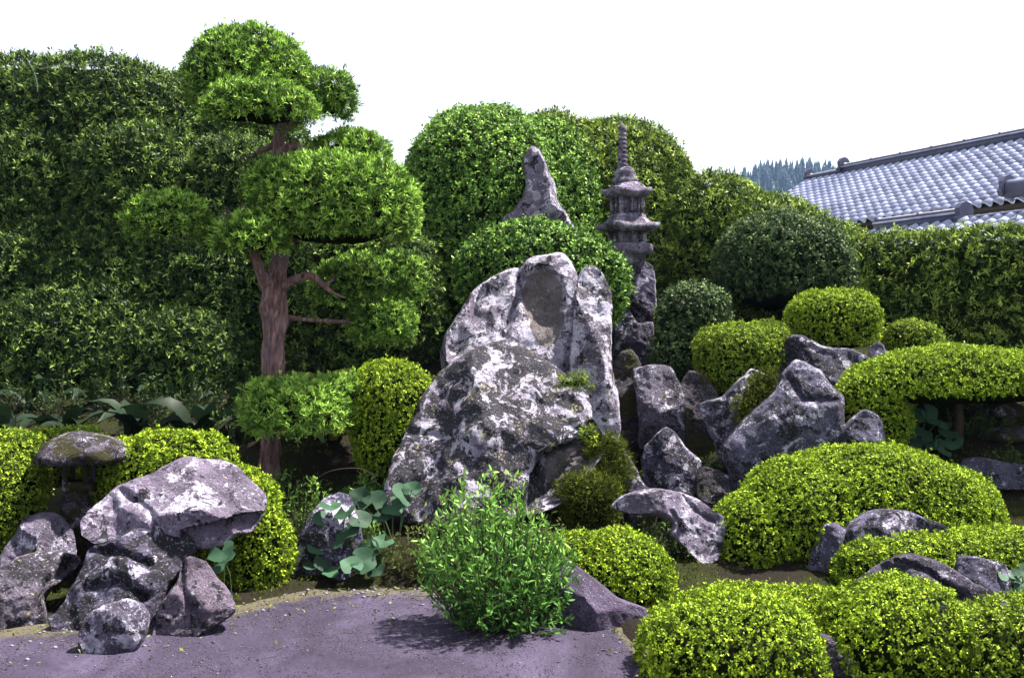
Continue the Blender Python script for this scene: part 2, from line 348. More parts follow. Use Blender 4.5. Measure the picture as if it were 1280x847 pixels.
    for (line, wd, dep) in cracks:
        ll = loc(line); best = np.full(len(Q), 1e9)
        for i in range(len(ll)-1):
            ab = ll[i+1]-ll[i]; ap = Q-ll[i]; tt = np.clip((ap@ab)/(ab@ab), 0, 1); best = np.minimum(best, np.linalg.norm(ap-tt[:, None]*ab, axis=1))
        F = F-dep*np.exp(-(best/(wd*d/FPX))**2)
    for (poly, dep) in under:                       # recessed region below an overhang
        pp = loc(poly); ins = np.zeros(len(Q), bool)
        for i in range(len(pp)):
            (x1, y1), (x2, y2) = pp[i], pp[(i+1) % len(pp)]
            if y1 != y2: ins ^= ((y1 > Q[:, 1]) != (y2 > Q[:, 1])) & (Q[:, 0] < (x2-x1)*(Q[:, 1]-y1)/(y2-y1)+x1)
        F = F-dep*ins*np.clip(e/(0.05*size), 0, 1)
    F = np.maximum(F, -0.6*Bk); F[isb] = 0; Bk[isb] = 0
    sh = lean*Q[:, 1]
    def world(off): return O+Q[:, :1]*r+Q[:, 1:]*u+(off+sh)[:, None]*f
    n = len(Q); Vf = world(-F); Vb = world(Bk); idx = np.where(isb, np.arange(n), np.arange(n)+n)
    T1 = np.array([fc[:] for fc in fs]); T2 = idx[T1][:, ::-1]
    a0, a1, a2 = Q[T1[0, 0]], Q[T1[0, 1]], Q[T1[0, 2]]
    if (a1[0]-a0[0])*(a2[1]-a0[1])-(a1[1]-a0[1])*(a2[0]-a0[0]) < 0: T1 = T1[:, ::-1]; T2 = T2[:, ::-1]
    V = np.vstack([Vf, Vb]); TT = np.vstack([T1, T2]); used = np.unique(TT); rm = np.full(len(V), -1); rm[used] = np.arange(len(used))
    V = V[used]; TT = rm[TT]
    if parent is None:
        base = (O[0], O[1], V[:, 2].min()); o = mobj(name, V, loc=base, tris=TT, mat=mat, smooth=True); tag(o, label, cat, group)
    else: o = mobj(name, V, parent=parent, tris=TT, mat=mat, smooth=True)
    o.data.set_sharp_from_angle(angle=math.radians(38))
    if len(bare):
        bv = np.zeros(n)
        for (x, y, rx, ry) in bare:
            cc = loc([(x, y)])[0]; k = d/FPX; bv = np.maximum(bv, np.clip(1.5-(((Q[:, 0]-cc[0])/(rx*k))**2+((Q[:, 1]-cc[1])/(ry*k))**2)*.95, 0, 1))
        bv = np.concatenate([bv, bv*0])[used]; at = o.data.attributes.new('bare', 'FLOAT', 'POINT'); at.data.foreach_set('value', bv.astype(np.float32))
    return o

RG = 'standing and lying garden rocks'
grey = (0.19, 0.175, 0.225); shade_blue = (0.13, 0.135, 0.20); purple = (0.20, 0.165, 0.235)  # the bluish base carries the tone of shaded stone in its colour
# left group
rock('garden_rock', 'small rounded whitish lichen rock on the court before the dark split rock', 5.5, [(98,791),(109,768),(128,755),(159,747),(177,753),(188,768),(185,791),(162,804),(132,813),(109,813)], 0.16, 11, 0.1, 2, mat=rock_mat(11, grey, .62, .4, .0, 0, 1.6), group=RG, sink=16)
rock('garden_rock', 'pyramid shaped purplish rock beside the curled round leaf', 5.85, [(189,789),(200,757),(223,723),(227,700),(238,694),(257,700),(272,719),(287,738),(295,761),(287,770),(245,782),(211,790)], 0.2, 12, 0.25, 2, cracks=[([(227,700),(228,735),(248,778)], 4, .05)], mat=rock_mat(12, (0.24, 0.2, 0.24), .33, .38, .1, 0, 1.3), group=RG, sink=16)
rock('garden_rock', 'dark split rock with a pale lavender patch leaning under the big boulder', 6.05, [(72,764),(102,711),(113,685),(147,672),(185,646),(198,640),(213,650),(244,672),(246,689),(232,706),(212,734),(200,764),(195,790),(166,795),(113,795),(75,790),(60,772)], 0.32, 13, 0.3, 4, cracks=[([(110,735),(150,725),(180,745)], 5, .07), ([(113,688),(150,690),(185,705)], 5, .06)], mat=rock_mat(13, (0.15, 0.14, 0.19), .5, .62, .05, 0, 0.9, .2), group=RG, sink=16)
rock('garden_rock', 'low dark slab rock with cream lichen blotches beneath the round grey rock', 6.1, [(-40,715),(0,706),(23,694),(57,685),(94,692),(102,700),(82,723),(58,745),(60,778),(40,792),(-40,795)], 0.3, 14, 0.35, 3, cracks=[([(94,700),(60,728),(45,760)], 5, .06)], mat=rock_mat(14, (0.16, 0.145, 0.17), .40, .5, .28), group=RG, sink=16)
rock('garden_rock', 'broad pale purple boulder lying across the smaller rocks, overhanging at one end', 6.45, [(102,651),(109,640),(143,609),(181,592),(211,577),(230,570),(264,572),(283,573),(302,585),(321,606),(332,617),(333,630),(325,647),(313,666),(295,668),(272,683),(245,684),(227,676),(196,664),(177,670),(147,676),(121,678),(104,668)], 0.42, 15, 0.55, 3, under=[([(340,640),(300,640),(262,652),(225,660),(225,700),(340,700)], .07)], cracks=[([(150,612),(190,640),(200,664)], 5, .05)], mat=rock_mat(15, (0.27, 0.235, 0.29), .5, .36, .12, 0, 1.1), group=RG)
rock('garden_rock', 'round grey rock below the mushroom stone lantern', 6.6, [(-2,700),(5,685),(19,666),(30,647),(57,639),(75,643),(91,662),(96,692),(90,712),(5,715)], 0.25, 16, 0.35, 2, mat=rock_mat(16, (0.22, 0.2, 0.25), .4, .35, .1, 0, 1.3), group=RG)
rock('garden_rock', 'shaded rock with pale patches half hidden behind the round leaved plants', 7.05, [(362,700),(372,670),(383,649),(403,623),(423,614),(438,619),(450,650),(455,700),(430,725),(370,728)], 0.25, 17, 0.3, 2, mat=rock_mat(17, shade_blue, .55, .5), group=RG)
# centre
Gm = rock_mat(21, (0.44, 0.41, 0.48), .76, .66, .30, 0, .95, .2, (0.10, 0.085, 0.085))
rock('garden_rock', 'huge rounded boulder blotched with black, white and yellow lichen in the middle of the garden', 7.9, [(482,620),(486,587),(510,535),(520,519),(522,499),(538,477),(562,451),(586,432),(608,422),(639,420),(659,430),(683,444),(707,463),(735,487),(744,511),(743,523),(756,549),(747,571),(723,603),(699,625),(663,640),(590,655),(530,650),(482,638)], 0.52, 21, 0.55, 1,
     under=[([(760,520),(735,533),(727,547),(700,557),(671,567),(660,600),(655,660),(770,660),(770,520)], .16)], cracks=[([(743,523),(727,547),(671,567),(663,600)], 4, .08), ([(725,565),(700,590),(680,620)], 3, .04), ([(512,540),(560,545),(600,560)], 4, .04)], mat=Gm, group=RG, bare=[(712,585,32,30)])
rock('garden_rock', 'tall grey standing rock with a dark arched hollow in its face', 8.9, [(552,560),(550,451),(556,422),(574,386),(590,364),(610,346),(635,332),(650,330),(657,320),(679,315),(705,312),(715,324),(724,346),(728,370),(728,410),(733,459),(745,520),(745,560)], 0.5, 22, 0.3, 1, pits=[(678,370,27,37,.11), (682,412,20,32,.03)], bare=[(678,372,25,35),(682,405,19,28)],
     cracks=[([(648,330),(650,365),(640,390),(629,420)], 5, .13), ([(600,356),(590,400),(570,440)], 5, .05)], mat=rock_mat(22, (0.28, 0.255, 0.30), .66, .42, .12, 0, 1.1, .15, (0.15, 0.125, 0.12)), group=RG)
rock('garden_rock', 'narrow upright slab rock with a pale sunlit edge leaning on the hollowed rock', 8.8, [(722,345),(731,331),(745,329),(757,346),(766,370),(764,422),(765,459),(773,491),(776,527),(770,560),(735,560),(722,500),(712,467),(712,430),(718,370)], 0.3, 23, 0.25, 2, mat=rock_mat(23, (0.27, 0.25, 0.28), .68, .4, .3, 0, 1.0, .1), group=RG)
rock('garden_rock', 'slender pointed rock rising behind the clipped bush with round lichen spots', 10.9, [(622,330),(629,273),(641,262),(653,247),(657,233),(653,208),(657,191),(664,182),(675,189),(684,208),(693,230),(698,247),(707,267),(721,290),(737,307),(745,340),(745,380),(622,380)], 0.36, 24, 0.12, 2, mat=rock_mat(24, (0.32, 0.29, 0.36), .55, .36, .1, 0, .9, .75), group=RG)
rock('garden_rock', 'thin dark splinter rock at the mossy foot of the huge boulder', 8.0, [(752,540),(768,545),(790,575),(805,605),(806,628),(780,628),(762,590)], 0.12, 25, 0.3, 1, mat=rock_mat(25, (0.12, 0.11, 0.14), .45, .5), group=RG)
rock('garden_rock', 'flat topped blocky rock with pale crust below the stone pagoda', 8.9, [(791,461),(826,455),(839,459),(852,482),(859,505),(866,535),(862,560),(800,560),(798,535),(796,505)], 0.28, 26, 0.1, 2, mat=rock_mat(26, (0.16, 0.15, 0.18), .5, .42, .05, .3), group=RG)
rock('garden_rock', 'egg shaped dark rock with lavender spots in the shaded gully', 8.3, [(801,571),(810,552),(829,534),(843,538),(859,560),(876,575),(879,595),(866,625),(839,632),(806,625)], 0.26, 27, 0.15, 2, mat=rock_mat(27, (0.10, 0.10, 0.15), .45, .5, 0, 0, 1.3, .8), group=RG)  # base colour carries the gully's bluish shade
rock('garden_rock', 'pale hooked rock bridging the hollow beside the large azalea mound', 7.2, [(765,633),(775,619),(796,612),(820,609),(850,614),(874,624),(891,636),(905,646),(905,675),(895,700),(877,706),(867,697),(850,681),(837,667),(840,653),(823,646),(803,645),(779,641)], 0.16, 28, 0.35, 1, cracks=[([(840,640),(850,655),(845,672)], 3, .04), ([(855,620),(870,640),(890,650)], 3, .03)], mat=rock_mat(28, (0.30, 0.27, 0.34), .5, .3, .05, 0, 1.4), group=RG)
rock('garden_rock', 'low smooth purple rock on the court beside the leafy shrub', 6.05, [(691,700),(704,695),(721,706),(752,729),(772,746),(796,755),(809,762),(806,778),(776,788),(742,789),(680,786),(670,740)], 0.28, 29, 0.35, 1, mat=rock_mat(29, (0.20, 0.165, 0.245), .12, .2, 0, 0, 1.5, .05), group=RG, sink=16, rough=.5)
rock('garden_rock', 'tiny grey stone among dry weeds at the foot of the huge boulder', 7.3, [(563,650),(568,638),(578,633),(588,638),(592,650),(590,665),(565,665)], 0.05, 30, 0.1, 1, mat=rock_mat(30, grey, .4, .3), group=RG)
# pagoda plinth rocks
rock('garden_rock', 'upright block of stone carrying the small pagoda', 10.5, [(772,332),(796,323),(816,333),(821,374),(816,405),(800,412),(783,402),(777,374)], 0.22, 31, 0.0, 2, mat=rock_mat(31, (0.24, 0.215, 0.29), .4, .5, .05), group=RG)
rock('garden_rock', 'cracked wedge rock under the block that carries the pagoda', 10.3, [(772,378),(784,384),(798,403),(816,403),(818,440),(812,480),(766,480),(767,430),(767,397)], 0.25, 32, 0.1, 3, mat=rock_mat(32, (0.16, 0.15, 0.2), .45, .5, .05), group=RG)
# right: blue grey base colours hold cool skylit shade
rock('garden_rock', 'sharp edged blue grey slab behind a strip of moss', 8.45, [(874,505),(902,495),(922,475),(940,460),(953,464),(962,474),(945,510),(928,560),(915,590),(900,585),(894,555),(882,532)], 0.16, 33, 0.2, 2, mat=rock_mat(33, (0.17, 0.17, 0.23), .5, .35, 0, .1), group=RG)
rock('garden_rock', 'large angular blue grey rock with a slanting mossy edge', 8.2, [(899,561),(915,538),(938,512),(965,489),(978,462),(995,447),(1011,454),(1028,462),(1041,482),(1055,495),(1056,530),(1060,575),(1018,600),(958,620),(919,620),(909,588)], 0.34, 341, 0.35, 0, cracks=[([(985,470),(1005,500),(1050,500)], 4, .05)], mat=rock_mat(34, (0.15, 0.15, 0.21), .47, .48, .05, 0, 1.2, .4), group=RG)
rock('garden_rock', 'dark ridge rock with pale spots below the upper azalea balls', 9.0, [(950,475),(957,456),(972,436),(988,418),(1005,419),(1024,429),(1041,434),(1067,436),(1094,452),(1100,480),(1085,505),(950,505)], 0.3, 35, 0.3, 3, mat=rock_mat(35, (0.12, 0.12, 0.16), .35, .5, 0, .1, 1.1, .6), group=RG)
rock('garden_rock', 'small pale stone wedged beside the dark ridge rock', 9.05, [(1085,455),(1087,436),(1095,427),(1104,430),(1110,445),(1112,470),(1090,475)], 0.07, 36, 0.1, 1, mat=rock_mat(36, (0.2, 0.19, 0.26), .4, .3), group=RG)
rock('garden_rock', 'small pointed blue grey rock beside the round leaves in the shade', 7.95, [(1038,570),(1041,552),(1058,528),(1077,512),(1091,514),(1102,525),(1110,560),(1108,590),(1045,590)], 0.2, 37, 0.2, 2, mat=rock_mat(37, (0.15, 0.15, 0.21), .38, .4, 0, 0, 1.4), group=RG)
rock('garden_rock', 'knobbly two humped rock breaking out of the largest azalea mound', 6.85, [(1000,745),(1007,715),(1014,690),(1021,664),(1029,652),(1040,649),(1055,654),(1077,641),(1096,634),(1130,637),(1160,647),(1184,658),(1200,690),(1150,740),(1040,750)], 0.3, 38, 0.5, 4, cracks=[([(1056,652),(1058,680),(1050,720)], 5, .09)], mat=rock_mat(38, (0.15, 0.145, 0.21), .48, .45, 0, 0, 1.2, .2), group=RG)
rock('garden_rock', 'dark furrowed sloping rock between two low azalea mounds', 6.2, [(1055,745),(1064,729),(1085,712),(1104,699),(1130,690),(1160,695),(1182,705),(1212,724),(1248,741),(1250,775),(1212,800),(1060,790)], 0.3, 39, 0.4, 4, cracks=[([(1120,700),(1160,715),(1200,745)], 4, .05)], mat=rock_mat(39, (0.13, 0.12, 0.16), .32, .5, 0, .1, 1.2, .1), group=RG)
rock('garden_rock', 'small blue grey rock beside the broad leaves near the low azalea', 6.3, [(1190,740),(1197,694),(1231,697),(1257,705),(1264,724),(1262,760),(1200,765)], 0.18, 40, 0.3, 2, mat=rock_mat(40, (0.15, 0.15, 0.21), .35, .4), group=RG)
rock('garden_rock', 'smooth purple stone wedged between the two frontmost azalea mounds', 5.02, [(1000,815),(1017,790),(1042,795),(1078,825),(1112,850),(1112,890),(1000,890)], 0.16, 41, 0.3, 1, mat=rock_mat(41, purple, .2, .25, 0, 0, 1.4, .05), group=RG, sink=16, rough=.6)
rock('garden_rock', 'flat slab stone lying in the dark hollow under the small shaded pagoda', 7.9, [(1200,590),(1203,574),(1225,570),(1262,578),(1300,583),(1300,610),(1205,610)], 0.25, 42, 0.6, 1, mat=rock_mat(42, (0.16, 0.16, 0.22), .4, .3), group=RG)

shade_dk = (0.10, 0.09, 0.10)  # near-black tone: gully shade put into the colour of these rocks
rock('garden_rock', 'dark mossy rock face under the wedge rock of the pagoda', 9.1, [(762,470),(775,440),(790,436),(802,455),(806,520),(812,590),(770,600),(768,540)], 0.2, 43, 0.1, 2, mat=rock_mat(43, shade_dk, .25, .5, 0, .6, 1.3, .1), group=RG)
rock('garden_rock', 'added dark mossy rock wedged between the blocky rock and the sharp edged slab', 8.85, [(850,480),(862,462),(884,470),(900,500),(908,560),(905,610),(860,610),(855,540)], 0.22, 44, 0.15, 2, mat=rock_mat(44, shade_dk, .2, .5, 0, .6, 1.2, .2), group=RG)
rock('garden_rock', 'added shade dark rock below the large angular rock in the gully', 8.0, [(868,600),(880,582),(905,590),(930,612),(935,650),(880,655)], 0.18, 45, 0.2, 2, mat=rock_mat(45, shade_dk, .25, .5, 0, .45, 1.3, .2), group=RG)
rock('garden_rock', 'added dark mossy rock low beside the egg shaped rock', 7.95, [(778,640),(785,612),(800,600),(815,615),(822,645),(815,665),(785,665)], 0.15, 46, 0.2, 2, mat=rock_mat(46, shade_dk, .25, .5, 0, .6, 1.3, .2), group=RG)

# ------------------------------------------------------------------ foliage
def blob(px, py, rx, ru, rd, d, ry, p=2.0, rot=0.0):
    k = d/FPX; return dict(c=np.array(P(px, py, d)), r=np.array([rx*k, ry, ru*k, rd*k]), p=p, rot=rot)
def rotz(X, a):
    c, s_ = math.cos(a), math.sin(a); return np.stack([X[:, 0]*c-X[:, 1]*s_, X[:, 0]*s_+X[:, 1]*c, X[:, 2]], 1)
def blob_val(b, X):
    q = rotz(X-b['c'], -b['rot']); rz = np.where(q[:, 2] > 0, b['r'][2], b['r'][3]); p = b['p']
    return (np.abs(q[:, 0]/b['r'][0])**p+np.abs(q[:, 1]/b['r'][1])**p+np.abs(q[:, 2]/rz)**p)**(1/p)
def sample_blobs(bl, dens, rng, lump=0.05, lfreq=3.0, seed=0, cull=-0.2, low=-0.75):
    PP, NN = [], []
    for bi, b in enumerate(bl):
        rx, ry, ru, rd = b['r']; rm = (ru+rd)/2; A = 4*math.pi*(((rx*ry)**1.6+(rx*rm)**1.6+(ry*rm)**1.6)/3)**(1/1.6)
        n = int(dens*A*2.2); D = rng.normal(size=(n, 3)); D /= np.linalg.norm(D, axis=1)[:, None]
        p = b['p']; s = (np.abs(D)**p).sum(1)**(-1/p); U = D*s[:, None]; rz = np.where(U[:, 2] > 0, ru, rd); R = np.stack([np.full(n, rx), np.full(n, ry), rz], 1)
        nu = np.sign(U)*np.abs(U)**(p-1); g = nu/R; wgt = np.linalg.norm(g, axis=1)*np.prod(R, axis=1)*s**3
        keep = rng.random(n) < np.clip(wgt/np.percentile(wgt, 97), 0, 1)*min(1, dens*A/ (n*np.mean(np.clip(wgt/np.percentile(wgt, 97), 0, 1))))
        U, R, g = U[keep], R[keep], g[keep]; nn = g/np.linalg.norm(g, axis=1)[:, None]
        nn = rotz(nn, b['rot']); X = b['c']+rotz(U*R, b['rot']); X = X+nn*(fbm(X*lfreq+seed*5.1, 3)*lump)[:, None]
        ok = np.ones(len(X), bool)
        for bj, b2 in enumerate(bl):
            if bj != bi: ok &= blob_val(b2, X) > 0.96
        v = CAM-X; v /= np.linalg.norm(v, axis=1)[:, None]; fac = (nn*v).sum(1)
        ok &= (fac > cull) | (rng.random(len(X)) < 0.07)
        pxx = CX+FPX*X[:, 0]/X[:, 1]; ok &= ((pxx > -140) & (pxx < 1420)) | (rng.random(len(X)) < 0.35)
        ok &= nn[:, 2] > low
        ok &= X[:, 2] > HT(X[:, 0], X[:, 1])-0.03
        PP.append(X[ok]); NN.append(nn[ok])
    return np.vstack(PP), np.vstack(NN)
def leaves(X, Nn, rng, k, ln, wd, spread=0.8, up=0.2, nrm=0.7, jit=0.02, tb=0.45, tv=0.3, depth_in=0.03, tip=0.0):
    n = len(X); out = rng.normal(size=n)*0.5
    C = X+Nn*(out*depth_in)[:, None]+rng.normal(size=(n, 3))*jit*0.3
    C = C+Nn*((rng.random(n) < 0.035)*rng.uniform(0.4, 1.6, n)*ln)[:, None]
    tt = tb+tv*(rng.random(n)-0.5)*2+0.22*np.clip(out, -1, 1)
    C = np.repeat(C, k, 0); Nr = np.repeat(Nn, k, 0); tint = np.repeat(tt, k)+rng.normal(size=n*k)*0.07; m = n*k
    rnd = rng.normal(size=(m, 3)); rnd /= np.linalg.norm(rnd, axis=1)[:, None]
    D = Nr*nrm+rnd*spread+np.array([0, 0, up]); D /= np.linalg.norm(D, axis=1)[:, None]
    C = C+rng.normal(size=(m, 3))*jit
    S = np.cross(D, rng.normal(size=(m, 3))*0.55+Nr*1.1+1e-6); S = np.cross(D, np.cross(S, D)); S /= np.linalg.norm(S, axis=1)[:, None]+1e-9
    Up = np.cross(S, D); L = (ln*rng.uniform(0.7, 1.25, m))[:, None]; W = L*wd*0.5
    v0 = C; v1 = C+D*L*0.48+S*W+Up*W*0.25; v2 = C+D*L-Up*L*0.10; v3 = C+D*L*0.48-S*W+Up*W*0.25
    V = np.stack([v0, v1, v2, v3], 1).reshape(-1, 3); Q = np.arange(m*4).reshape(m, 4)
    return V, Q, np.clip(tint, 0, 1)
STY = {  # dens, leaves per tuft, length, width ratio, spread, up, nrm, jitter, inward depth
 'azalea': dict(dens=3900, k=6, ln=0.0172, wd=0.54, spread=0.9, up=0.1, nrm=0.5, jit=0.004, depth_in=0.020, tb=0.52, tv=0.25),
 'box':    dict(dens=1300, k=6, ln=0.034, wd=0.55, spread=1.0, up=0.1, nrm=0.4, jit=0.010, depth_in=0.040, tb=0.45, tv=0.36),
 'maki':   dict(dens=2200, k=9, ln=0.037, wd=0.22, spread=0.8, up=0.4, nrm=0.6, jit=0.007, depth_in=0.035, tb=0.52, tv=0.42),
 'hedge':  dict(dens=1150, k=7, ln=0.049, wd=0.28, spread=0.9, up=0.35, nrm=0.5, jit=0.012, depth_in=0.055, tb=0.45, tv=0.38),
}
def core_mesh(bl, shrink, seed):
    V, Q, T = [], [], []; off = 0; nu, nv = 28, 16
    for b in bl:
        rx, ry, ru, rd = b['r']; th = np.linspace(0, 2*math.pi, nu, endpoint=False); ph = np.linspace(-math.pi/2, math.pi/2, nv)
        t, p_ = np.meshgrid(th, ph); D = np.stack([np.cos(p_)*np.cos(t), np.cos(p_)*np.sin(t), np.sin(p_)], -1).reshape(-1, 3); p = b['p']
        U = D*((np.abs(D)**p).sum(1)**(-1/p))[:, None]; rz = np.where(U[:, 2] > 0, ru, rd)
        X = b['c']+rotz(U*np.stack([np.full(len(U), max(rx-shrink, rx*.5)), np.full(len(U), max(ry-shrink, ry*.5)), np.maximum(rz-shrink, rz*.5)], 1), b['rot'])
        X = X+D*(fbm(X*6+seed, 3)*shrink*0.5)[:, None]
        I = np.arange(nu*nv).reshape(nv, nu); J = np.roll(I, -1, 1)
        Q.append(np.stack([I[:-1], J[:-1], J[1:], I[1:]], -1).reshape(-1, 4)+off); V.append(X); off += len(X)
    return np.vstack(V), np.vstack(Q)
def tube(pts, rad, seg=8, jit=0.0, seed=0, cap=True):
    pts = [Vector(p) for p in pts]; V = []; n = len(pts); prev = None
    for i, p in enumerate(pts):
        d = (pts[min(i+1, n-1)]-pts[max(i-1, 0)]).normalized()
        if prev is None: a = d.orthogonal().normalized()
        else: a = (prev-d*prev.dot(d)).normalized()
        prev = a; b = d.cross(a)
        for k in range(seg):
            an = 2*math.pi*k/seg; V.append(p+(a*math.cos(an)+b*math.sin(an))*rad[i])
    V = np.array([v[:] for v in V]); I = np.arange(n*seg).reshape(n, seg); J = np.roll(I, -1, 1)
    if jit:
        cen = np.repeat(np.array([p[:] for p in pts]), seg, 0); V = V+(V-cen)*(fbm(V*np.array([14, 14, 4])+seed, 3)*jit)[:, None]
    Q = np.stack([I[:-1], J[:-1], J[1:], I[1:]], -1).reshape(-1, 4); T = []
    if cap:
        for k in range(1, seg-1): T.append((I[0, 0], I[0, k+1], I[0, k])); T.append((I[-1, 0], I[-1, k], I[-1, k+1]))
    return V, Q, np.array(T) if T else None
def smooth_path(pts, rad, m=6):
    o, rr = [], []
    for i in range(len(pts)-1):
        p0, p1, p2, p3 = [np.array(pts[max(0, min(len(pts)-1, j))], float) for j in (i-1, i, i+1, i+2)]
        for q in range(m):
            t = q/m; o.append(0.5*((2*p1)+(-p0+p2)*t+(2*p0-5*p1+4*p2-p3)*t*t+(-p0+3*p1-3*p2+p3)*t**3)); rr.append(rad[i]*(1-t)+rad[i+1]*t)
    o.append(np.array(pts[-1], float)); rr.append(rad[-1]); return o, rr
_seed = [100]
def foliage(bl, style, mat, name='foliage', parent=None, dm=1.0, lump=0.04, lfreq=3.0, tb=None, ln=1.0, shrink=None, core=True, cull=-0.2, low=-0.75):
    _seed[0] += 1; rng = np.random.default_rng(_seed[0]); st = dict(STY[style]); dens = st.pop('dens')*dm
    st['ln'] *= ln
    bl = [dict(c=b['c'], p=b['p'], rot=b['rot'], r=np.maximum(b['r']-st['ln']*0.5-lump*0.25, b['r']*0.6)) for b in bl]
    if tb is not None: st['tb'] = tb
    X, Nn = sample_blobs(bl, dens, rng, lump, lfreq, _seed[0], cull, low)
    V, Q, t = leaves(X, Nn, rng, **st)
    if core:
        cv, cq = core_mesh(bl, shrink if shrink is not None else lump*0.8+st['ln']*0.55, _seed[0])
        mobj('shade_core', cv, parent=parent, quads=cq, mat=M['core'], smooth=True)  # solid dark hull painted as the shade between leaves, not real branches
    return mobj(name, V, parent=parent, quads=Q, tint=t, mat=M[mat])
def bush(name, label, cat, bl, style, mat, group=None, trunk=True, **k):
    c = np.mean([b['c'] for b in bl], 0); root = empty(name, (c[0], c[1], ht(c[0], c[1])), label, cat, group)
    foliage(bl, style, mat, parent=root, **k)
    if trunk:
        V, Q, T = tube([(c[0], c[1], root.location.z-0.05), (c[0]+.02, c[1], (root.location.z+c[2])/2), (c[0], c[1], max(c[2], root.location.z+.15))], [.05, .04, .03], 7, .2)
        mobj('trunk', V, parent=root, quads=Q, tris=T, mat=M['twig'], smooth=True)
    return root
AG = 'clipped azalea mounds'
bush('azalea_mound', 'clipped azalea wall beside the mushroom stone lantern', 'azalea', [blob(-5,610,55,75,110,6.9,.45,2.6), blob(70,560,75,28,60,7.5,.3)], 'azalea', 'azalea_muted', AG, lump=.050)
bush('azalea_mound', 'azalea hedge wrapped round the broad purple boulder', 'azalea', [blob(215,595,85,60,90,7.15,.35,2.2), blob(160,585,55,45,80,7.3,.3), blob(285,640,62,62,100,7.0,.35,2.2), blob(332,690,36,60,70,6.85,.22,2.2)], 'azalea', 'azalea', AG, ln=1.15, dm=.85, lump=.050)
bush('azalea_mound', 'bright yellow green azalea dome against the flank of the huge boulder', 'azalea', [blob(488,508,57,57,95,8.3,.4,2.3)], 'azalea', 'azalea', AG, lump=.036)
bush('azalea_mound', 'small azalea dome leaning over the low purple rock', 'azalea', [blob(772,722,68,60,50,6.55,.38,2.1), blob(728,700,40,36,50,6.6,.28)], 'azalea', 'azalea', AG, lump=.036)
bush('azalea_mound', 'rounded azalea cushion on the edge of the court next to the smooth purple wedge stone', 'azalea', [blob(912,820,113,76,150,5.15,.45,2.5)], 'azalea', 'azalea', AG, lump=.044)
bush('azalea_mound', 'long two lobed azalea mound in front of the dark furrowed rock', 'azalea', [blob(1118,826,94,96,220,5.22,.46,2.8), blob(945,790,85,62,120,5.95,.34,2.2), blob(1020,798,90,62,130,5.8,.34,2.2)], 'azalea', 'azalea', AG, lump=.044)
bush('azalea_mound', 'azalea mound cut by the picture corner beside the furrowed rock', 'azalea', [blob(1292,858,116,108,170,5.0,.5,2.4)], 'azalea', 'azalea_muted', AG, lump=.044)
bush('azalea_mound', 'low spreading azalea draped between the two humped rock and the furrowed rock', 'azalea', [blob(1120,715,84,48,45,6.75,.3,2.1), blob(1235,695,110,36,60,7.0,.4,2.2), blob(1190,705,60,42,40,6.85,.3)], 'azalea', 'azalea', AG, lump=.036)
bush('azalea_mound', 'largest spreading azalea mound, swollen and sloping beside the hooked pale rock', 'azalea', [blob(1085,650,140,94,80,7.6,.62,2.3), blob(950,680,66,72,50,7.4,.42,2.2), blob(1185,645,62,66,60,7.75,.5,2.2), blob(1005,655,90,82,70,7.5,.55,2.2)], 'azalea', 'azalea', AG, lump=.036)
bush('azalea_mound', 'wide flat topped azalea overhanging the dark hollow with round leaves', 'azalea', [blob(1195,486,142,54,26,8.45,.62,2.05), blob(1092,508,48,45,66,8.35,.34,2.2), blob(1300,482,110,46,20,8.4,.62,2.3)], 'azalea', 'azalea', AG, lump=.036)
bush('azalea_mound', 'smallest clipped azalea ball at the foot of the boxy hedge', 'azalea', [blob(1141,426,37,26,30,9.8,.28,2.2)], 'azalea', 'azalea_muted', AG, lump=.028)
bush('azalea_mound', 'round azalea ball above the dark ridge rock', 'azalea', [blob(1042,402,59,42,44,9.5,.4,2.3)], 'azalea', 'azalea', AG, lump=.036)
bush('azalea_mound', 'tilted azalea cushion between the grey green ball and the dark ridge rock', 'azalea', [blob(922,438,58,35,65,9.25,.36,2.1), blob(960,427,34,27,60,9.4,.3)], 'azalea', 'azalea_muted', AG, lump=.036)
BG = 'clipped evergreen domes'
bush('clipped_shrub', 'small grey green clipped ball beside the pagoda plinth', 'shrub', [blob(864,392,46,38,40,9.9,.4), blob(850,430,36,33,75,9.75,.32)], 'box', 'box_grey', BG, ln=.9)
bush('clipped_shrub', 'large dark grey green clipped ball above the azalea balls', 'shrub', [blob(980,332,86,64,66,11.0,.75,2.2)], 'box', 'box_grey', BG, lump=.05)
bush('clipped_shrub', 'low dome shaped shrub between the hollowed rock and the pointed rock', 'shrub', [blob(665,345,98,68,70,9.9,.5,2.1), blob(742,360,46,60,55,9.8,.35)], 'box', 'box', BG, lump=.03)
HG = 'tall clipped hedges behind the garden'
bush('hedge', 'great domed hedge with fine glossy leaves behind the pointed rock', 'hedge', [blob(603,320,108,187,170,12.2,1.3,2.35), blob(672,340,100,192,160,12.5,1.0,2.3)], 'box', 'box', HG, lump=.06, lfreq=1.4, dm=.9, tb=.55)
bush('hedge', 'high rounded hedge behind the stone pagoda', 'hedge', [blob(765,320,128,174,160,12.9,1.0,2.1), blob(690,330,95,188,160,12.7,.9,2.3)], 'hedge', 'hedge_warm', HG, lump=.06, lfreq=1.6, tb=.45)
bush('hedge', 'sloping hedge running from the domed hedge down to the boxy hedge', 'hedge', [blob(885,330,85,112,150,12.6,.8,2.4), blob(960,345,90,100,150,12.3,.8,2.3), blob(1040,360,70,78,120,12.2,.7,2.3)], 'hedge', 'hedge_warm', HG, lump=.08, lfreq=1.8)
bush('hedge', 'flat topped boxy hedge in front of the tiled house', 'hedge', [blob(1250,395,235,106,150,10.9,.6,5.0,-.32)], 'hedge', 'hedge_warm', HG, lump=.05, lfreq=1.6)
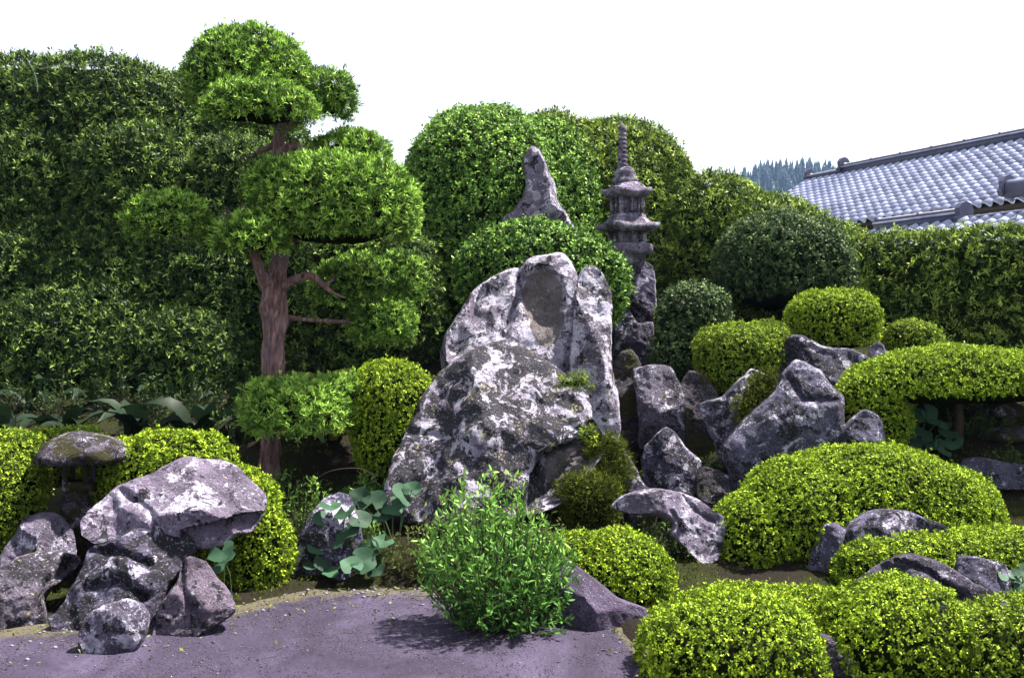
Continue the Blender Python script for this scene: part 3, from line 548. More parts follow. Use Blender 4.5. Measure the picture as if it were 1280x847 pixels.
bush('hedge', 'massive dark podocarpus hedge rising behind the cloud pruned tree', 'hedge', [blob(60,270,230,194,220,12.0,1.0,3.2), blob(255,290,145,200,220,12.3,.9,2.6), blob(190,260,100,110,140,11.5,.9,2.2), blob(300,260,85,90,140,11.3,.7,2.2), blob(40,240,90,80,120,11.5,.8,2.2)], 'hedge', 'maki_dark', HG, lump=.08, lfreq=1.5, tb=.44)
bush('hedge', 'lower bulging dark hedge above the broad blade leaves', 'hedge', [blob(120,430,190,165,150,11.3,.9,2.4), blob(250,430,110,150,160,11.0,.7,2.3), blob(-20,440,130,150,160,10.9,.7,2.3), blob(90,480,150,130,120,10.6,.7,2.3), blob(220,490,110,110,110,10.4,.6,2.2)], 'hedge', 'maki_dark', HG, lump=.08, lfreq=1.7, tb=.40)
bush('hedge', 'loose dim hedge between the cloud pruned tree and the domed hedge', 'hedge', [blob(440,370,115,120,110,10.8,.6,2.3), blob(400,260,110,75,110,11.6,.5)], 'hedge', 'maki_dark', HG, lump=.12, lfreq=2.2, tb=.5, dm=.8)

# ------------------------------------------------------------------ cloud pruned tree
def bark_mat():
    m, n, out = new_mat('fibrous_bark')
    tc = N(n, 'ShaderNodeTexCoord').outputs['Object']; mp = N(n, 'ShaderNodeMapping'); mp.inputs['Scale'].default_value = (1, 1, 0.16); n.links.new(tc, mp.inputs['Vector'])
    f = noise(n, mp.outputs[0], 38, 8, 0.65, 0.4); g = noise(n, tc, 5, 5, 0.6)
    col = ramp(n, f, [(0.3, (0.022, 0.011, 0.010)), (0.50, (0.17, 0.092, 0.088)), (0.72, (0.40, 0.27, 0.27))])
    col = mixc(n, ramp(n, g, [(0.45, 0.0), (0.65, 0.5)]), col, (0.12, 0.10, 0.13))
    b = N(n, 'ShaderNodeBsdfPrincipled', Roughness=0.9); b.inputs['Specular IOR Level'].default_value = 0.15; n.links.new(col, b.inputs['Base Color'])
    bp = N(n, 'ShaderNodeBump', Strength=1.0, Distance=0.03); n.links.new(f, bp.inputs['Height']); n.links.new(bp.outputs[0], b.inputs['Normal'])
    n.links.new(b.outputs[0], out.inputs[0]); return m
M['bark'] = bark_mat()
TD = 8.3
tb = P(336, 590, TD); tree = empty('cloud_pruned_tree', (tb.x, tb.y, ht(tb.x, tb.y)-.02), 'cloud pruned podocarpus tree with stacked foliage pads and bare brown trunk', 'tree')
def limb(name, pp, rr, seg=12, jit=.22):
    pts = [P(x, y, TD+dd) for x, y, dd in pp]; k = TD/FPX
    o, r = smooth_path([p[:] for p in pts], [x*k for x in rr], 8); V, Q, T = tube(o, r, seg, jit, 4.0)
    return mobj(name, V, parent=tree, quads=Q, tris=T, mat=M['bark'], smooth=True)
limb('trunk', [(333,630,0),(336,585,0),(340,530,0),(341,470,0),(343,410,0),(344,365,.0),(350,325,.05),(352,285,.1),(340,245,.1),(346,205,.1),(349,170,.1),(340,130,.1),(325,100,.1)], [18,13.5,13,13,13.5,14.5,11,9,8,8,7,6,4], 18, .42)
limb('branch', [(343,375,0),(330,350,-.05),(320,325,-.1),(312,300,-.15),(300,290,-.2)], [8.5,7,6,5,3])
limb('branch', [(347,365,0),(368,350,-.1),(388,345,-.15),(400,352,-.15),(408,360,-.15),(416,366,-.15)], [6.5,5.5,5,4,3,2])
limb('branch', [(345,262,.05),(325,260,-.05),(312,262,-.15),(295,270,-.2),(240,285,-.1),(215,285,0)], [8,8,8,6,5,3])
limb('branch', [(346,200,.1),(355,188,.05),(368,183,.1),(380,188,.15),(410,192,.25),(440,195,.3)], [6,6,6,5,4,3])
limb('branch', [(348,178,.1),(335,185,.15),(322,190,.25)], [5,4,3])
limb('branch', [(349,165,.1),(372,150,.2),(395,140,.2),(412,130,.15)], [6,5,4,3])
limb('branch', [(352,300,.1),(390,290,0),(425,280,-.05)], [8,6,4])
limb('branch', [(345,395,0),(390,400,.15),(440,402,.3),(475,400,.35)], [3.5,3,2.5,2])
for k_, (x0, y0, x1, y1, dd) in enumerate(((412,364,432,372,-.1),(404,355,418,344,-.1),(300,270,280,262,-.2),(240,285,228,268,-.2),(215,285,196,276,-.2),(380,188,396,180,.2),(345,150,300,120,.1),(335,125,290,105,.1),(350,150,372,115,.1),(425,280,470,262,0),(400,288,400,250,0),(425,280,445,300,0),(366,520,395,512,-.35),(366,520,350,505,-.35),(475,400,492,388,.4),(322,190,300,196,.3))):
    limb('branch', [(x0,y0,dd),((x0+x1)/2+3,(y0+y1)/2+2,dd),(x1,y1,dd)], [2.2,1.7,1.0], 6, .1)
limb('branch', [(341,525,0),(352,522,-.15),(366,520,-.3)], [7,6,4])
pads = [([blob(311,112,78,76,34,TD+.15,.46,2.3)], .5), ([blob(325,140,73,36,25,TD-.3,.30,2.3)], .52), ([blob(412,122,34,34,34,TD+.15,.27)], .42),
        ([blob(437,196,54,32,14,TD+.4,.3)], .5), ([blob(420,262,105,68,56,TD-.05,.50,2.3), blob(372,238,62,42,40,TD-.1,.38)], .56), ([blob(312,302,50,33,24,TD-.35,.28)], .55),
        ([blob(210,278,52,37,28,TD-.35,.32,2.3)], .55), ([blob(478,404,43,42,38,TD+.45,.30)], .45), ([blob(450,358,62,38,34,TD+.5,.3)], .42), ([blob(500,345,32,32,40,TD+.6,.25)], .4), ([blob(366,518,64,46,38,TD-.4,.3), blob(342,506,42,34,30,TD-.3,.22)], .62), ([blob(428,496,40,30,34,TD-.1,.26)], .55)]
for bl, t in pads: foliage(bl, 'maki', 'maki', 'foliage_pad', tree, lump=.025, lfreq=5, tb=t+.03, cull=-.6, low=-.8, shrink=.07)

# ------------------------------------------------------------------ leafy shrub on the court
def leafy(name, label, cat, base, h, spread, nst, nl, ln, mat, wd=.3, seed=5, stem_r=.004, start=.06, group=None, tb=.4, flowers=0):
    rng = np.random.default_rng(seed); root = empty(name, base, label, cat, group); SV, SQ, off = [], [], 0; LV, LD, LT = [], [], []
    tips = []
    for i in range(nst):
        an = rng.uniform(0, 2*math.pi); rad = math.sqrt(rng.random()); tipx = Vector((math.cos(an)*rad*spread, math.sin(an)*rad*spread, h*(1-0.55*rad**1.6)*rng.uniform(.72, 1.08)*(1 if i % 4 else rng.uniform(.12, .6))))
        b0 = Vector((math.cos(an)*rad*spread*.3, math.sin(an)*rad*spread*.3, -.03)); mid = (b0+tipx)*.5+Vector((math.cos(an), math.sin(an), 0))*spread*.12*rad+Vector(rng.normal(size=3)*.02)
        pts = [np.array(b0*(1-t)**2+mid*2*t*(1-t)+tipx*t*t) for t in np.linspace(0, 1, 7)]; V, Q, T = tube(pts, list(np.linspace(stem_r, stem_r*.35, 7)), 4, cap=False)
        SV.append(V+np.array(base)); SQ.append(Q+off); off += len(V); tips.append(tipx)
        tt = rng.uniform(start, 1, nl)**.8
        for t in tt:
            p = b0*(1-t)**2+mid*2*t*(1-t)+tipx*t*t; d = ((mid-b0)*(1-t)+(tipx-mid)*t).normalized(); r = Vector(rng.normal(size=3)).normalized()
            LV.append(p); LD.append((d*.6+r*.75).normalized()); LT.append(tb+.38*(t-.5)+.25*(rng.random()-.5)+.25*(p.z/h-.5))
    mobj('stems', np.vstack(SV), parent=root, quads=np.vstack(SQ), mat=M['twig'], smooth=True)
    C = np.array(LV)+np.array(base); D = np.array(LD); m = len(C); S = np.cross(D, rng.normal(size=(m, 3))); S /= np.linalg.norm(S, axis=1)[:, None]; U = np.cross(S, D)
    L = (ln*rng.uniform(.6, 1.3, m))[:, None]; W = L*wd*.5
    V = np.stack([C, C+D*L*.3+S*W*.8, C+D*L*.65+S*W*.85-U*L*.03, C+D*L-U*L*.12, C+D*L*.65-S*W*.85-U*L*.03, C+D*L*.3-S*W*.8], 1).reshape(-1, 3); I = np.arange(m)*6
    Q = np.concatenate([np.stack([I, I+1, I+2, I+3], 1), np.stack([I, I+3, I+4, I+5], 1)]); mobj('foliage', V, parent=root, quads=Q, tint=np.tile(np.clip(LT, 0, 1), 2), mat=M[mat])
    for k in range(flowers):
        tp = tips[int(rng.integers(len(tips)))]; bm = bmesh.new(); bmesh.ops.create_icosphere(bm, subdivisions=1, radius=.011)
        for v in bm.verts: v.co *= rng.uniform(.6, 1.3)
        bm_obj('flower', bm, M['flower'], root, loc=tp+Vector((0, 0, .01)))
    return root
sb = P(618, 786, 5.95)
leafy('leafy_shrub', 'loose bright green shrub with narrow leaves standing on the court', 'shrub', (sb.x, sb.y, 0), .86, .46, 260, 30, .042, 'shrub', .32, 5, tb=.42)
wp = P(632, 668, 7.0)
leafy('flowering_weed', 'tall thin leaved weed with tiny magenta flowers behind the loose green shrub', 'weed', (wp.x, wp.y, ht(wp.x, wp.y)), .52, .2, 60, 24, .03, 'shrub', .28, 8, tb=.5, flowers=7)
for px, py, d, h, s, n_, lab, sd_ in ((525,705,7.0,.42,.22,46,'dry brownish weed clump between the round leaves and the loose shrub',21), (590,690,7.15,.4,.2,40,'twiggy weed clump at the foot of the huge boulder',22), (455,690,7.1,.38,.2,44,'small leaved weed tangled among the round leaved plants',23),
        (385,640,7.5,.45,.25,50,'small leaved undergrowth in the shade below the pruned tree trunk',24), (700,690,7.1,.3,.25,40,'low weeds behind the small azalea dome',25), (345,600,7.9,.3,.3,50,'dark undergrowth at the foot of the pruned tree',26), (460,600,7.9,.3,.2,40,'dark weeds below the bright azalea dome',27)):
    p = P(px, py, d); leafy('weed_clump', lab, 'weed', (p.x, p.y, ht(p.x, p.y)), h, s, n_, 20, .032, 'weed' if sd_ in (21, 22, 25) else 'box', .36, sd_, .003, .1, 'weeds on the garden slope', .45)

for j, (px, py, d, h, lab) in enumerate(((785,560,9.2,.25,'added dark ferny tuft beside the flat topped blocky rock'), (880,520,9.0,.4,'added dark ferny tuft between the blocky rock and the sharp edged slab'), (892,600,8.4,.2,'added dark ferny tuft beside the egg shaped rock'), (770,500,9.6,.45,'added dark ferny tuft below the wedge rock of the pagoda'), (840,470,9.6,.35,'added dark ferny tuft under the grey green ball'), (900,490,9.4,.35,'added dark ferny tuft under the tilted azalea cushion'),
        (830,650,7.9,.25,'added dark ferny tuft behind the pale hooked rock'), (850,715,7.3,.22,'added dark ferny tuft in the hollow below the pale hooked rock'), (1130,585,8.6,.3,'dark ferny tuft behind the largest azalea mound'), (1215,600,8.5,.3,'dark ferny tuft beside the flat slab stone'), (1270,640,8.0,.3,'dark ferny tuft at the end of the largest azalea mound'), (25,520,9.5,.4,'dark ferny tuft behind the clipped azalea wall'), (80,520,9.3,.42,'dark ferny tuft behind the mushroom stone lantern'), (140,520,9.5,.42,'dark ferny tuft between the lantern and the azalea hedge crest'), (195,520,9.3,.42,'dark ferny tuft behind the azalea hedge crest'), (250,520,9.4,.42,'dark ferny tuft between the azalea hedge and the pruned tree'), (300,540,8.9,.36,'dark ferny tuft close beside the pruned tree trunk'))):
    p = P(px, py, d); leafy('filler_fern_tuft', lab, 'fern', (p.x, p.y, ht(p.x, p.y)), h, .28, 40, 22, .04, 'maki_dark', .3, 90+j, .003, .1, 'ferny tufts in the gully', .32)  # gully clumps are added dark, standing in for shade

# ------------------------------------------------------------------ large leaved plants (each leaf a part)
def kidney_mesh():
    V = [(0, 0, 0)]; n = 14
    for ring, (rr, z) in enumerate(((.55, .05), (1.0, .10))):
        for k in range(n):
            an = math.radians(25)+math.radians(310)*k/(n-1); r = rr*(1+.05*math.sin(5*an)); V.append((r*math.sin(an)*1.08, -r*math.cos(an)+.12, z*(1+.9*math.sin(3*an+ring))))
    T = [(0, 1+k, 2+k) for k in range(n-1)]; Q = [(1+k, 1+n+k, 2+n+k, 2+k) for k in range(n-1)]
    return mesh_np('leaf', V, quads=Q, tris=T, mat=M['round_leaf'], smooth=True)
KID = kidney_mesh()
def blade_mesh(mat):
    V, Q = [], []; n = 7
    for i in range(n):
        t = i/(n-1); w = .16*math.sin(math.pi*min(1, t*.93+.07))**.8; z = .55*t-.62*t*t*t; y = t*.9-.1*t*t
        V += [(-w, y, z+.03), (0, y, z-.02), (w, y, z+.03)]
    for i in range(n-1): a = i*3; Q += [(a, a+1, a+4, a+3), (a+1, a+2, a+5, a+4)]
    return mesh_np('leaf', V, quads=Q, mat=M[mat], smooth=True)
BLD = {k: blade_mesh(k) for k in ('blade_leaf', 'blade_lit', 'yellow_leaf')}
def round_plant(label, base, lv, seed):
    rng = random.Random(seed); root = empty('leopard_plant', base, label, 'plant', 'round leaved plants'); SV, SQ, off = [], [], 0
    for (px, py, d, r) in lv:
        p = P(px, py, d); rr = r*d/FPX; o = bpy.data.objects.new('leaf', KID); link(o, root)
        nrm = Vector((rng.uniform(-.6, .6), rng.uniform(-1.3, -.3), rng.uniform(.6, 1.3))).normalized(); q = nrm.to_track_quat('Z', 'Y').to_matrix().to_4x4()@Matrix.Rotation(rng.uniform(0, 6.28), 4, 'Z')
        o.matrix_local = Matrix.Translation(p-Vector(base))@q@Matrix.Diagonal((rr, rr, rr*1.4, 1))
        b = Vector((base[0]+rng.uniform(-.05, .05), base[1]+rng.uniform(-.05, .05), base[2]-.02)); mid = (b+p)/2+Vector((0, .02, .05))
        V, Q, T = tube([b, mid, p], [.004, .004, .003], 5, cap=False); SV.append(V); SQ.append(Q+off); off += len(V)
    mobj('stalks', np.vstack(SV), parent=root, quads=np.vstack(SQ), mat=M['weed_stalk'], smooth=True)
M['weed_stalk'] = plain_mat('green_stalk', (0.07, 0.12, 0.05), .6, .2, 30, 0)
b = P(425, 715, 6.95)
round_plant('cluster of round leathery leaves at the edge of the court', (b.x, b.y, ht(b.x, b.y)), [(422,711,6.85,17),(440,708,6.8,14),(452,700,6.85,17),(405,700,6.9,13),(462,690,6.9,16),(420,668,6.95,18),(405,650,6.98,13),(436,662,6.95,14),(448,648,6.98,15),(400,680,6.95,15),(470,712,6.85,12),(480,676,6.95,13),(432,640,7.0,14),(412,632,7.0,14),(390,706,6.9,11)], 1)
b = P(490, 660, 7.25)
round_plant('round leathery leaves sprouting against the base of the huge boulder', (b.x, b.y, ht(b.x, b.y)), [(505,620,7.2,17),(490,632,7.2,15),(465,628,7.2,18),(450,622,7.2,13),(478,645,7.18,13),(515,612,7.22,11)], 2)
b = P(280, 735, 6.35)
round_plant('single curled round leaf beside the pyramid shaped rock', (b.x, b.y, .03), [(277,688,6.2,17),(282,704,6.18,16)], 3)
b = P(1150, 570, 8.35)
round_plant('round leaved plant in the dark hollow under the wide azalea', (b.x, b.y, ht(b.x, b.y)), [(1108,525,8.29,13),(1122,512,8.29,10),(1146,520,8.285,11),(1160,515,8.288,12),(1132,540,8.282,13),(1152,545,8.28,12),(1170,530,8.285,13),(1186,538,8.285,13),(1192,552,8.282,12),(1180,560,8.28,13),(1140,552,8.282,12),(1165,555,8.28,9)], 4)
b = P(1275, 755, 6.3)
round_plant('few round leaves beside the small rock at the low azalea', (b.x, b.y, ht(b.x, b.y)), [(1262,722,6.25,14),(1275,712,6.25,11),(1268,736,6.22,11),(1284,730,6.25,14)], 5)
def blade_plant(label, px, py, d, n, ln, seed, kinds=('blade_leaf',), lo=.25, hi=1.0, fan=None):
    rng = random.Random(seed); b = P(px, py, d); base = Vector((b.x, b.y, ht(b.x, b.y)+.01)); root = empty('cast_iron_plant', base, label, 'plant', 'broad bladed plants under the hedge')
    for k in range(n):
        an = rng.uniform(-math.pi, 0)+math.pi/2*0 if fan is None else fan[k % len(fan)]; o = bpy.data.objects.new('leaf', BLD[kinds[k % len(kinds)]]); link(o, root); s = ln*rng.uniform(.7, 1.2)
        o.matrix_local = Matrix.Translation((rng.uniform(-.08, .08), rng.uniform(-.08, .08), 0))@Matrix.Rotation(an-math.pi/2+rng.uniform(-.5, .5), 4, 'Z')@Matrix.Rotation(rng.uniform(lo, hi), 4, 'X')@Matrix.Rotation(rng.uniform(-.5, .5), 4, 'Y')@Matrix.Diagonal((s, s, s, 1))
    return root
for k in range(0, 17, 2):
    row = (k//2) % 2; px = 8+k*20
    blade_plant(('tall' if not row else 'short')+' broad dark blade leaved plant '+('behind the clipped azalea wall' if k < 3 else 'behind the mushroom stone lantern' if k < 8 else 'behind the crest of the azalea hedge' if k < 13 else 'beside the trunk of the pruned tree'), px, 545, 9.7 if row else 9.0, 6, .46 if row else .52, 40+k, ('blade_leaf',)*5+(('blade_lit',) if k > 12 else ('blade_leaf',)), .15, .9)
blade_plant('blades tinted sunlit pale with one yellowing leaf behind the pruned tree trunk', 408, 500, 8.9, 10, .78, 51, ('blade_lit', 'yellow_leaf', 'blade_lit', 'blade_leaf'), .55, 1.15)

# ------------------------------------------------------------------ moss and ground cover
def scatter_stuff(name, label, cat, X, Nn, mat, k=6, ln=.03, wd=.2, parent=None, seed=0, up=.5, tb=.45):
    rng = np.random.default_rng(seed); V, Q, t = leaves(X, Nn, rng, k, ln, wd, .8, up, .5, .012, tb, .35, .01)
    o = mobj(name, V, parent=parent, quads=Q, tint=t, mat=M[mat]); tag(o, label, cat, kind='stuff'); return o
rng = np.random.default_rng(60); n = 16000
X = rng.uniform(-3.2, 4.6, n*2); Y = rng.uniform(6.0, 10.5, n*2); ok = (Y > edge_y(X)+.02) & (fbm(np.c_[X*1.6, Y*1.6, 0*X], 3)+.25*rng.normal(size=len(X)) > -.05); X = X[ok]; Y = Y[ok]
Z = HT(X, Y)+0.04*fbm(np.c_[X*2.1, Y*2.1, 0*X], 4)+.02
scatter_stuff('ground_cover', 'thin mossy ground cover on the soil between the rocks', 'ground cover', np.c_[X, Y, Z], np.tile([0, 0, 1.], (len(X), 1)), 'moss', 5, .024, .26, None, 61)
def moss_clump(label, bl, seed, mat='moss', dm=1.0):
    rng = np.random.default_rng(seed); c = np.mean([b['c'] for b in bl], 0); root = empty('moss_clump', (c[0], c[1], c[2]-.05), label, 'moss', 'moss clumps on the rocks')
    X, Nn = sample_blobs(bl, 2600*dm, rng, .02, 6, seed); scatter_stuff('moss', None, None, X, Nn, mat, 7, .035, .14, root, seed, .2)
    cv, cq = core_mesh(bl, .025, seed); mobj('shade_core', cv, parent=root, quads=cq, mat=M['core'], smooth=True)  # dark hull standing in for shade within the moss
moss_clump('feathery moss bank at the overhanging end of the huge boulder', [blob(758,590,30,48,60,7.95,.15), blob(735,620,40,30,40,7.75,.2)], 71)
moss_clump('strip of brown green moss between the angular rock and the slab', [blob(946,490,14,20,26,8.34,.09), blob(930,512,10,18,26,8.3,.08), blob(960,474,12,11,20,8.36,.08)], 72)
moss_clump('tuft of bright moss on the shoulder of the huge boulder', [blob(716,478,22,7,10,7.83,.06), blob(738,545,9,12,10,7.55,.05)], 73, 'azalea_muted')
# fallen leaves and pebbles
rng = np.random.default_rng(80); n = 520; X = rng.uniform(-2.6, 1.1, n); Y = edge_y(X)-np.abs(rng.normal(size=n))*.45-.01; Z = zc(X, Y)+.008
V, Q, t = leaves(np.c_[X, Y, Z], np.tile([0, 0, 1.], (n, 1)), rng, 1, .028, .5, 1.0, 0, .05, .0, .5, .5, .0)
V[:, 2] = np.maximum(V[:, 2], .004); tag(mobj('fallen_leaves', V, quads=Q, tint=t, mat=M['weed']), 'scattered small fallen leaves along the edge of the court', 'leaves', kind='stuff')
PV, PT, off = [], [], 0; bm = bmesh.new(); bmesh.ops.create_icosphere(bm, subdivisions=1, radius=1); ico = np.array([v.co[:] for v in bm.verts]); icf = np.array([[v.index for v in f.verts] for f in bm.faces]); bm.free()
for k in range(130):
    x = rng.uniform(-2.6, 1.1); y = edge_y(x)-abs(rng.normal())*.35; s = rng.uniform(.004, .014); PV.append(ico*np.array([s, s*.9, s*.6])*rng.uniform(.8, 1.2, (len(ico), 1))+np.array([x, y, float(zc(np.array([[x]]), np.array([[y]]))[0, 0])+s*.2])); PT.append(icf+off); off += len(ico)
M['pebble'] = plain_mat('pebble', (0.2, 0.18, 0.22), .9, .4, 3, 0)
tag(mobj('pebbles', np.vstack(PV), tris=np.vstack(PT), mat=M['pebble'], smooth=True), 'tiny loose pebbles along the edge of the court', 'pebbles', kind='stuff')
def grit_mat():
    m, n, out = new_mat('court_grit'); at = N(n, 'ShaderNodeAttribute', attribute_name='tint')
    col = ramp(n, at.outputs['Fac'], [(0.0, (0.016, 0.013, 0.02)), (0.6, (0.055, 0.046, 0.07)), (1.0, (0.16, 0.14, 0.18))])
    b = N(n, 'ShaderNodeBsdfPrincipled', Roughness=0.95); n.links.new(col, b.inputs['Base Color']); n.links.new(b.outputs[0], out.inputs[0]); return m
n = 34000; X = rng.uniform(-2.9, 1.0, n); Y = rng.uniform(4.75, 6.95, n); ok = (Y < edge_y(X)) & (fbm(np.c_[X*2.2, Y*2.2, 0*X], 3)+rng.normal(size=n)*.3 > -.15); X, Y = X[ok], Y[ok]; n = len(X)
S = (rng.uniform(.0015, .0048, n)*np.where(rng.random(n) < .03, 1.8, 1))[:, None, None]; octa = np.array([(1, 0, 0), (-1, 0, 0), (0, 1, 0), (0, -1, 0), (0, 0, .7), (0, 0, -.7)], float)
Vg = (octa[None]*S*rng.uniform(.6, 1.3, (n, 6, 1))+np.stack([X, Y, zc(X, Y)+.001], 1)[:, None, :]).reshape(-1, 3); of = np.array([(0, 2, 4), (2, 1, 4), (1, 3, 4), (3, 0, 4), (2, 0, 5), (1, 2, 5), (3, 1, 5), (0, 3, 5)])
Tg = (of[None]+np.arange(n)[:, None, None]*6).reshape(-1, 3); tag(mobj('gravel', Vg, tris=Tg, tint=np.repeat(rng.random(n)**1.5, 8), mat=grit_mat()), 'fine grit strewn over the purple grey court', 'gravel', kind='stuff')
# arching vine and weed stems
o, r = smooth_path([P(385,625,7.6)[:], P(395,600,7.55)[:], P(415,588,7.5)[:], P(445,585,7.5)[:], P(465,592,7.5)[:], P(470,602,7.5)[:]], [.006, .005, .004, .004, .003, .002], 6); V, Q, T = tube(o, r, 5)
tag(mobj('vine', V, quads=Q, tris=T, loc=P(385, 625, 7.6), mat=M['twig'], smooth=True), 'thin arching brown vine stem below the bright azalea dome', 'vine')

# ------------------------------------------------------------------ stone pagoda
SM = rock_mat(90, (0.36, 0.325, 0.40), .5, .34, .05, 0, 2.2, .1)
def sq_lathe(prof, rot=.3, seg=32, power=6.0, up=0.0, seed=0, rough=.02):
    """prof: (radius, z, squareness 0..1, corner lift)"""
    V = []; 
    for (r, z, q, lift) in prof:
        for k in range(seg):
            a = 2*math.pi*k/seg; c, s = math.cos(a), math.sin(a); p = 2+(power-2)*q; rr = r/((abs(c)**p+abs(s)**p)**(1/p)); cor = (abs(math.sin(2*a)))**3
            V.append((rr*math.cos(a+0)*1, rr*math.sin(a), z+lift*cor))
    V = np.array(V); R = np.array([[math.cos(rot), -math.sin(rot), 0], [math.sin(rot), math.cos(rot), 0], [0, 0, 1]]); V = V@R.T
    V = V+np.c_[V[:, :2]*(fbm(V*9+seed, 3)*rough*3)[:, None], fbm(V*7+seed+5, 3)*rough*.35]
    n = len(prof); I = np.arange(n*seg).reshape(n, seg); J = np.roll(I, -1, 1); Q = np.stack([I[:-1], J[:-1], J[1:], I[1:]], -1).reshape(-1, 4)
    T = [(I[0, 0], I[0, k+1], I[0, k]) for k in range(1, seg-1)]+[(I[-1, 0], I[-1, k], I[-1, k+1]) for k in range(1, seg-1)]
    return V, Q, np.array(T)
PD = 10.45; k = PD/FPX; pb = P(784, 328, PD)
pag = empty('stone_pagoda', pb, 'small weathered stone pagoda with two roofs and a ringed spire', 'pagoda')
def pz(py): return (328-py)*k
def pag_part(name, prof, dx=0, **kw):
    V, Q, T = sq_lathe([(r*k, pz(y), q, l*k) for r, y, q, l in prof], **kw); V = V+np.array([pb.x+dx*k, pb.y, pb.z]); return mobj(name, V, parent=pag, quads=Q, tris=T, mat=SM, smooth=False)
pag_part('base', [(15, 332, 1, 0), (18, 324, 1, 0), (20, 318, 1, 0), (27, 316, .9, -1), (28, 310, .9, 0), (24, 306, 1, 0), (18, 304, 1, 0)], seed=1, rough=.03)
def storey(y0, y1, w):
    pag_part('chamber', [(w*.62, y0, 1, 0), (w*.62, y1, 1, 0)], seed=2, rough=.005)
    c, s = math.cos(.3), math.sin(.3)
    for ax, ay in ((-1, -1), (1, -1), (1, 1), (-1, 1), (0, -1.0), (-1, 0), (1, 0)):
        h = (.13 if abs(ax)+abs(ay) > 1.5 else .09)*w; cx, cy = ax*w*.84, ay*w*.84; V = []
        for z in (y0+.5, y1-.5):
            for dx, dy in ((-h, -h), (h, -h), (h, h), (-h, h)): X, Y = cx+dx, cy+dy; V.append((pb.x+(X*c-Y*s)*k, pb.y+(X*s+Y*c)*k, pb.z+pz(z)))
        mobj('pillar', V, parent=pag, quads=[(0, 1, 5, 4), (1, 2, 6, 5), (2, 3, 7, 6), (3, 0, 4, 7), (4, 5, 6, 7), (3, 2, 1, 0)], mat=SM)
storey(306, 288, 19)
pag_part('roof', [(20, 291, 1, 0), (33, 288, .95, 2.5), (34.5, 284, .95, 4), (26, 279, .95, 1), (20, 273, .95, 0), (18, 268, 1, 0)], seed=3, rough=.03)
storey(269, 244, 17)
pag_part('roof', [(17, 247, 1, 0), (26, 244, .95, 2.5), (26.5, 240, .95, 4), (20, 236, .95, 1), (16, 231, .9, 0), (13, 228, .9, 0)], seed=4, rough=.035)
pag_part('finial_base', [(14, 229, .6, 0), (15, 225, .6, 0), (11, 221, .4, 0), (13, 217, .2, 0), (11, 212, 0, 0), (7, 209, 0, 0)], dx=-3, seed=5, rough=.03)
sp = [(6, 210, 0, 0)]
for q in range(8):
    y = 206-q*5.4; R_ = 7.0-q*.28; sp += [(R_*.72, y+1.6, 0, 0), (R_, y+.6, 0, 0), (R_, y-1.6, 0, 0), (R_*.72, y-2.6, 0, 0)]
sp += [(5, 163, 0, 0), (5.5, 160, 0, 0), (3, 157, 0, 0), (1, 154, 0, 0)]
pag_part('spire', sp, dx=-6, seed=6, rough=.02, seg=20)

# mushroom lantern
LM = rock_mat(91, (0.16, 0.14, 0.17), .45, .5, .0, .6, 1.8, .1); LD = 6.95; kl = LD/FPX; lb = P(103, 652, LD)
lan = empty('stone_lantern', (lb.x, lb.y, lb.z), 'squat stone lantern with a broad mossy mushroom cap', 'lantern')
def lan_part(name, prof, dx=0, **kw):
    V, Q, T = sq_lathe([(r*kl, (652-y)*kl, q, l*kl) for r, y, q, l in prof], **kw); V = V+np.array([lb.x+dx*kl, lb.y, lb.z]); return mobj(name, V, parent=lan, quads=Q, tris=T, mat=LM, smooth=True)
lan_part('base', [(20, 720, .3, 0), (18, 640, .3, 0), (16, 618, .3, 0), (14, 612, .3, 0)], dx=-7, seed=11, rough=.04)
lan_part('platform', [(15, 613, .8, 0), (18, 610, .8, 0), (18, 603, .8, 0), (15, 601, .8, 0)], dx=-5, seed=12, rough=.03)
for ax, ay in ((-1, -1), (1, -1), (1, 1), (-1, 1)):
    V, Q, T = sq_lathe([(3.4*kl, (652-603)*kl, .8, 0), (3.0*kl, (652-570)*kl, .8, 0)], seg=10, rough=.02); V = V+np.array([lb.x+(ax*13-4)*kl, lb.y+ay*12*kl, lb.z]); mobj('post', V, parent=lan, quads=Q, tris=T, mat=LM)
lan_part('roof', [(20, 575, .3, 0), (40, 576, .25, 0), (52, 574, .2, 0), (55, 568, .2, 0), (53, 560, .2, 0), (44, 551, .2, 0), (30, 545, .1, 0), (15, 541, 0, 0), (4, 540, 0, 0)], seed=13, rough=.055, seg=40)
V, Q, T = tube([P(90, 541, LD), P(91, 530, LD), P(89, 522, LD)], [.004, .003, .002], 5)
# small shaded pagoda at the right
s2 = P(1255, 578, 8.5); k2 = 8.5/FPX; pg2 = empty('stone_pagoda', s2, 'tiny tiered stone pagoda standing in the dark hollow under the wide azalea', 'pagoda')
for name, prof in (('base', [(20, 590, .8, 0), (20, 576, .8, 0), (16, 572, .8, 0)]), ('chamber', [(12, 573, 1, 0), (12, 550, 1, 0)]), ('roof', [(12, 552, .9, 0), (34, 548, .9, 2), (34, 543, .9, 3), (15, 530, .9, 0)]), ('chamber', [(10, 531, 1, 0), (10, 520, 1, 0)]), ('roof', [(10, 522, .9, 0), (24, 518, .9, 2), (24, 513, .9, 3), (10, 502, .9, 0)]), ('finial', [(8, 503, 0, 0), (12, 498, 0, 0), (12, 492, 0, 0), (6, 488, 0, 0)])):
    V, Q, T = sq_lathe([(r*k2, (578-y)*k2, q, l*k2) for r, y, q, l in prof], seed=21, rough=.03); mobj(name, V+np.array(s2), parent=pg2, quads=Q, tris=T, mat=LM)

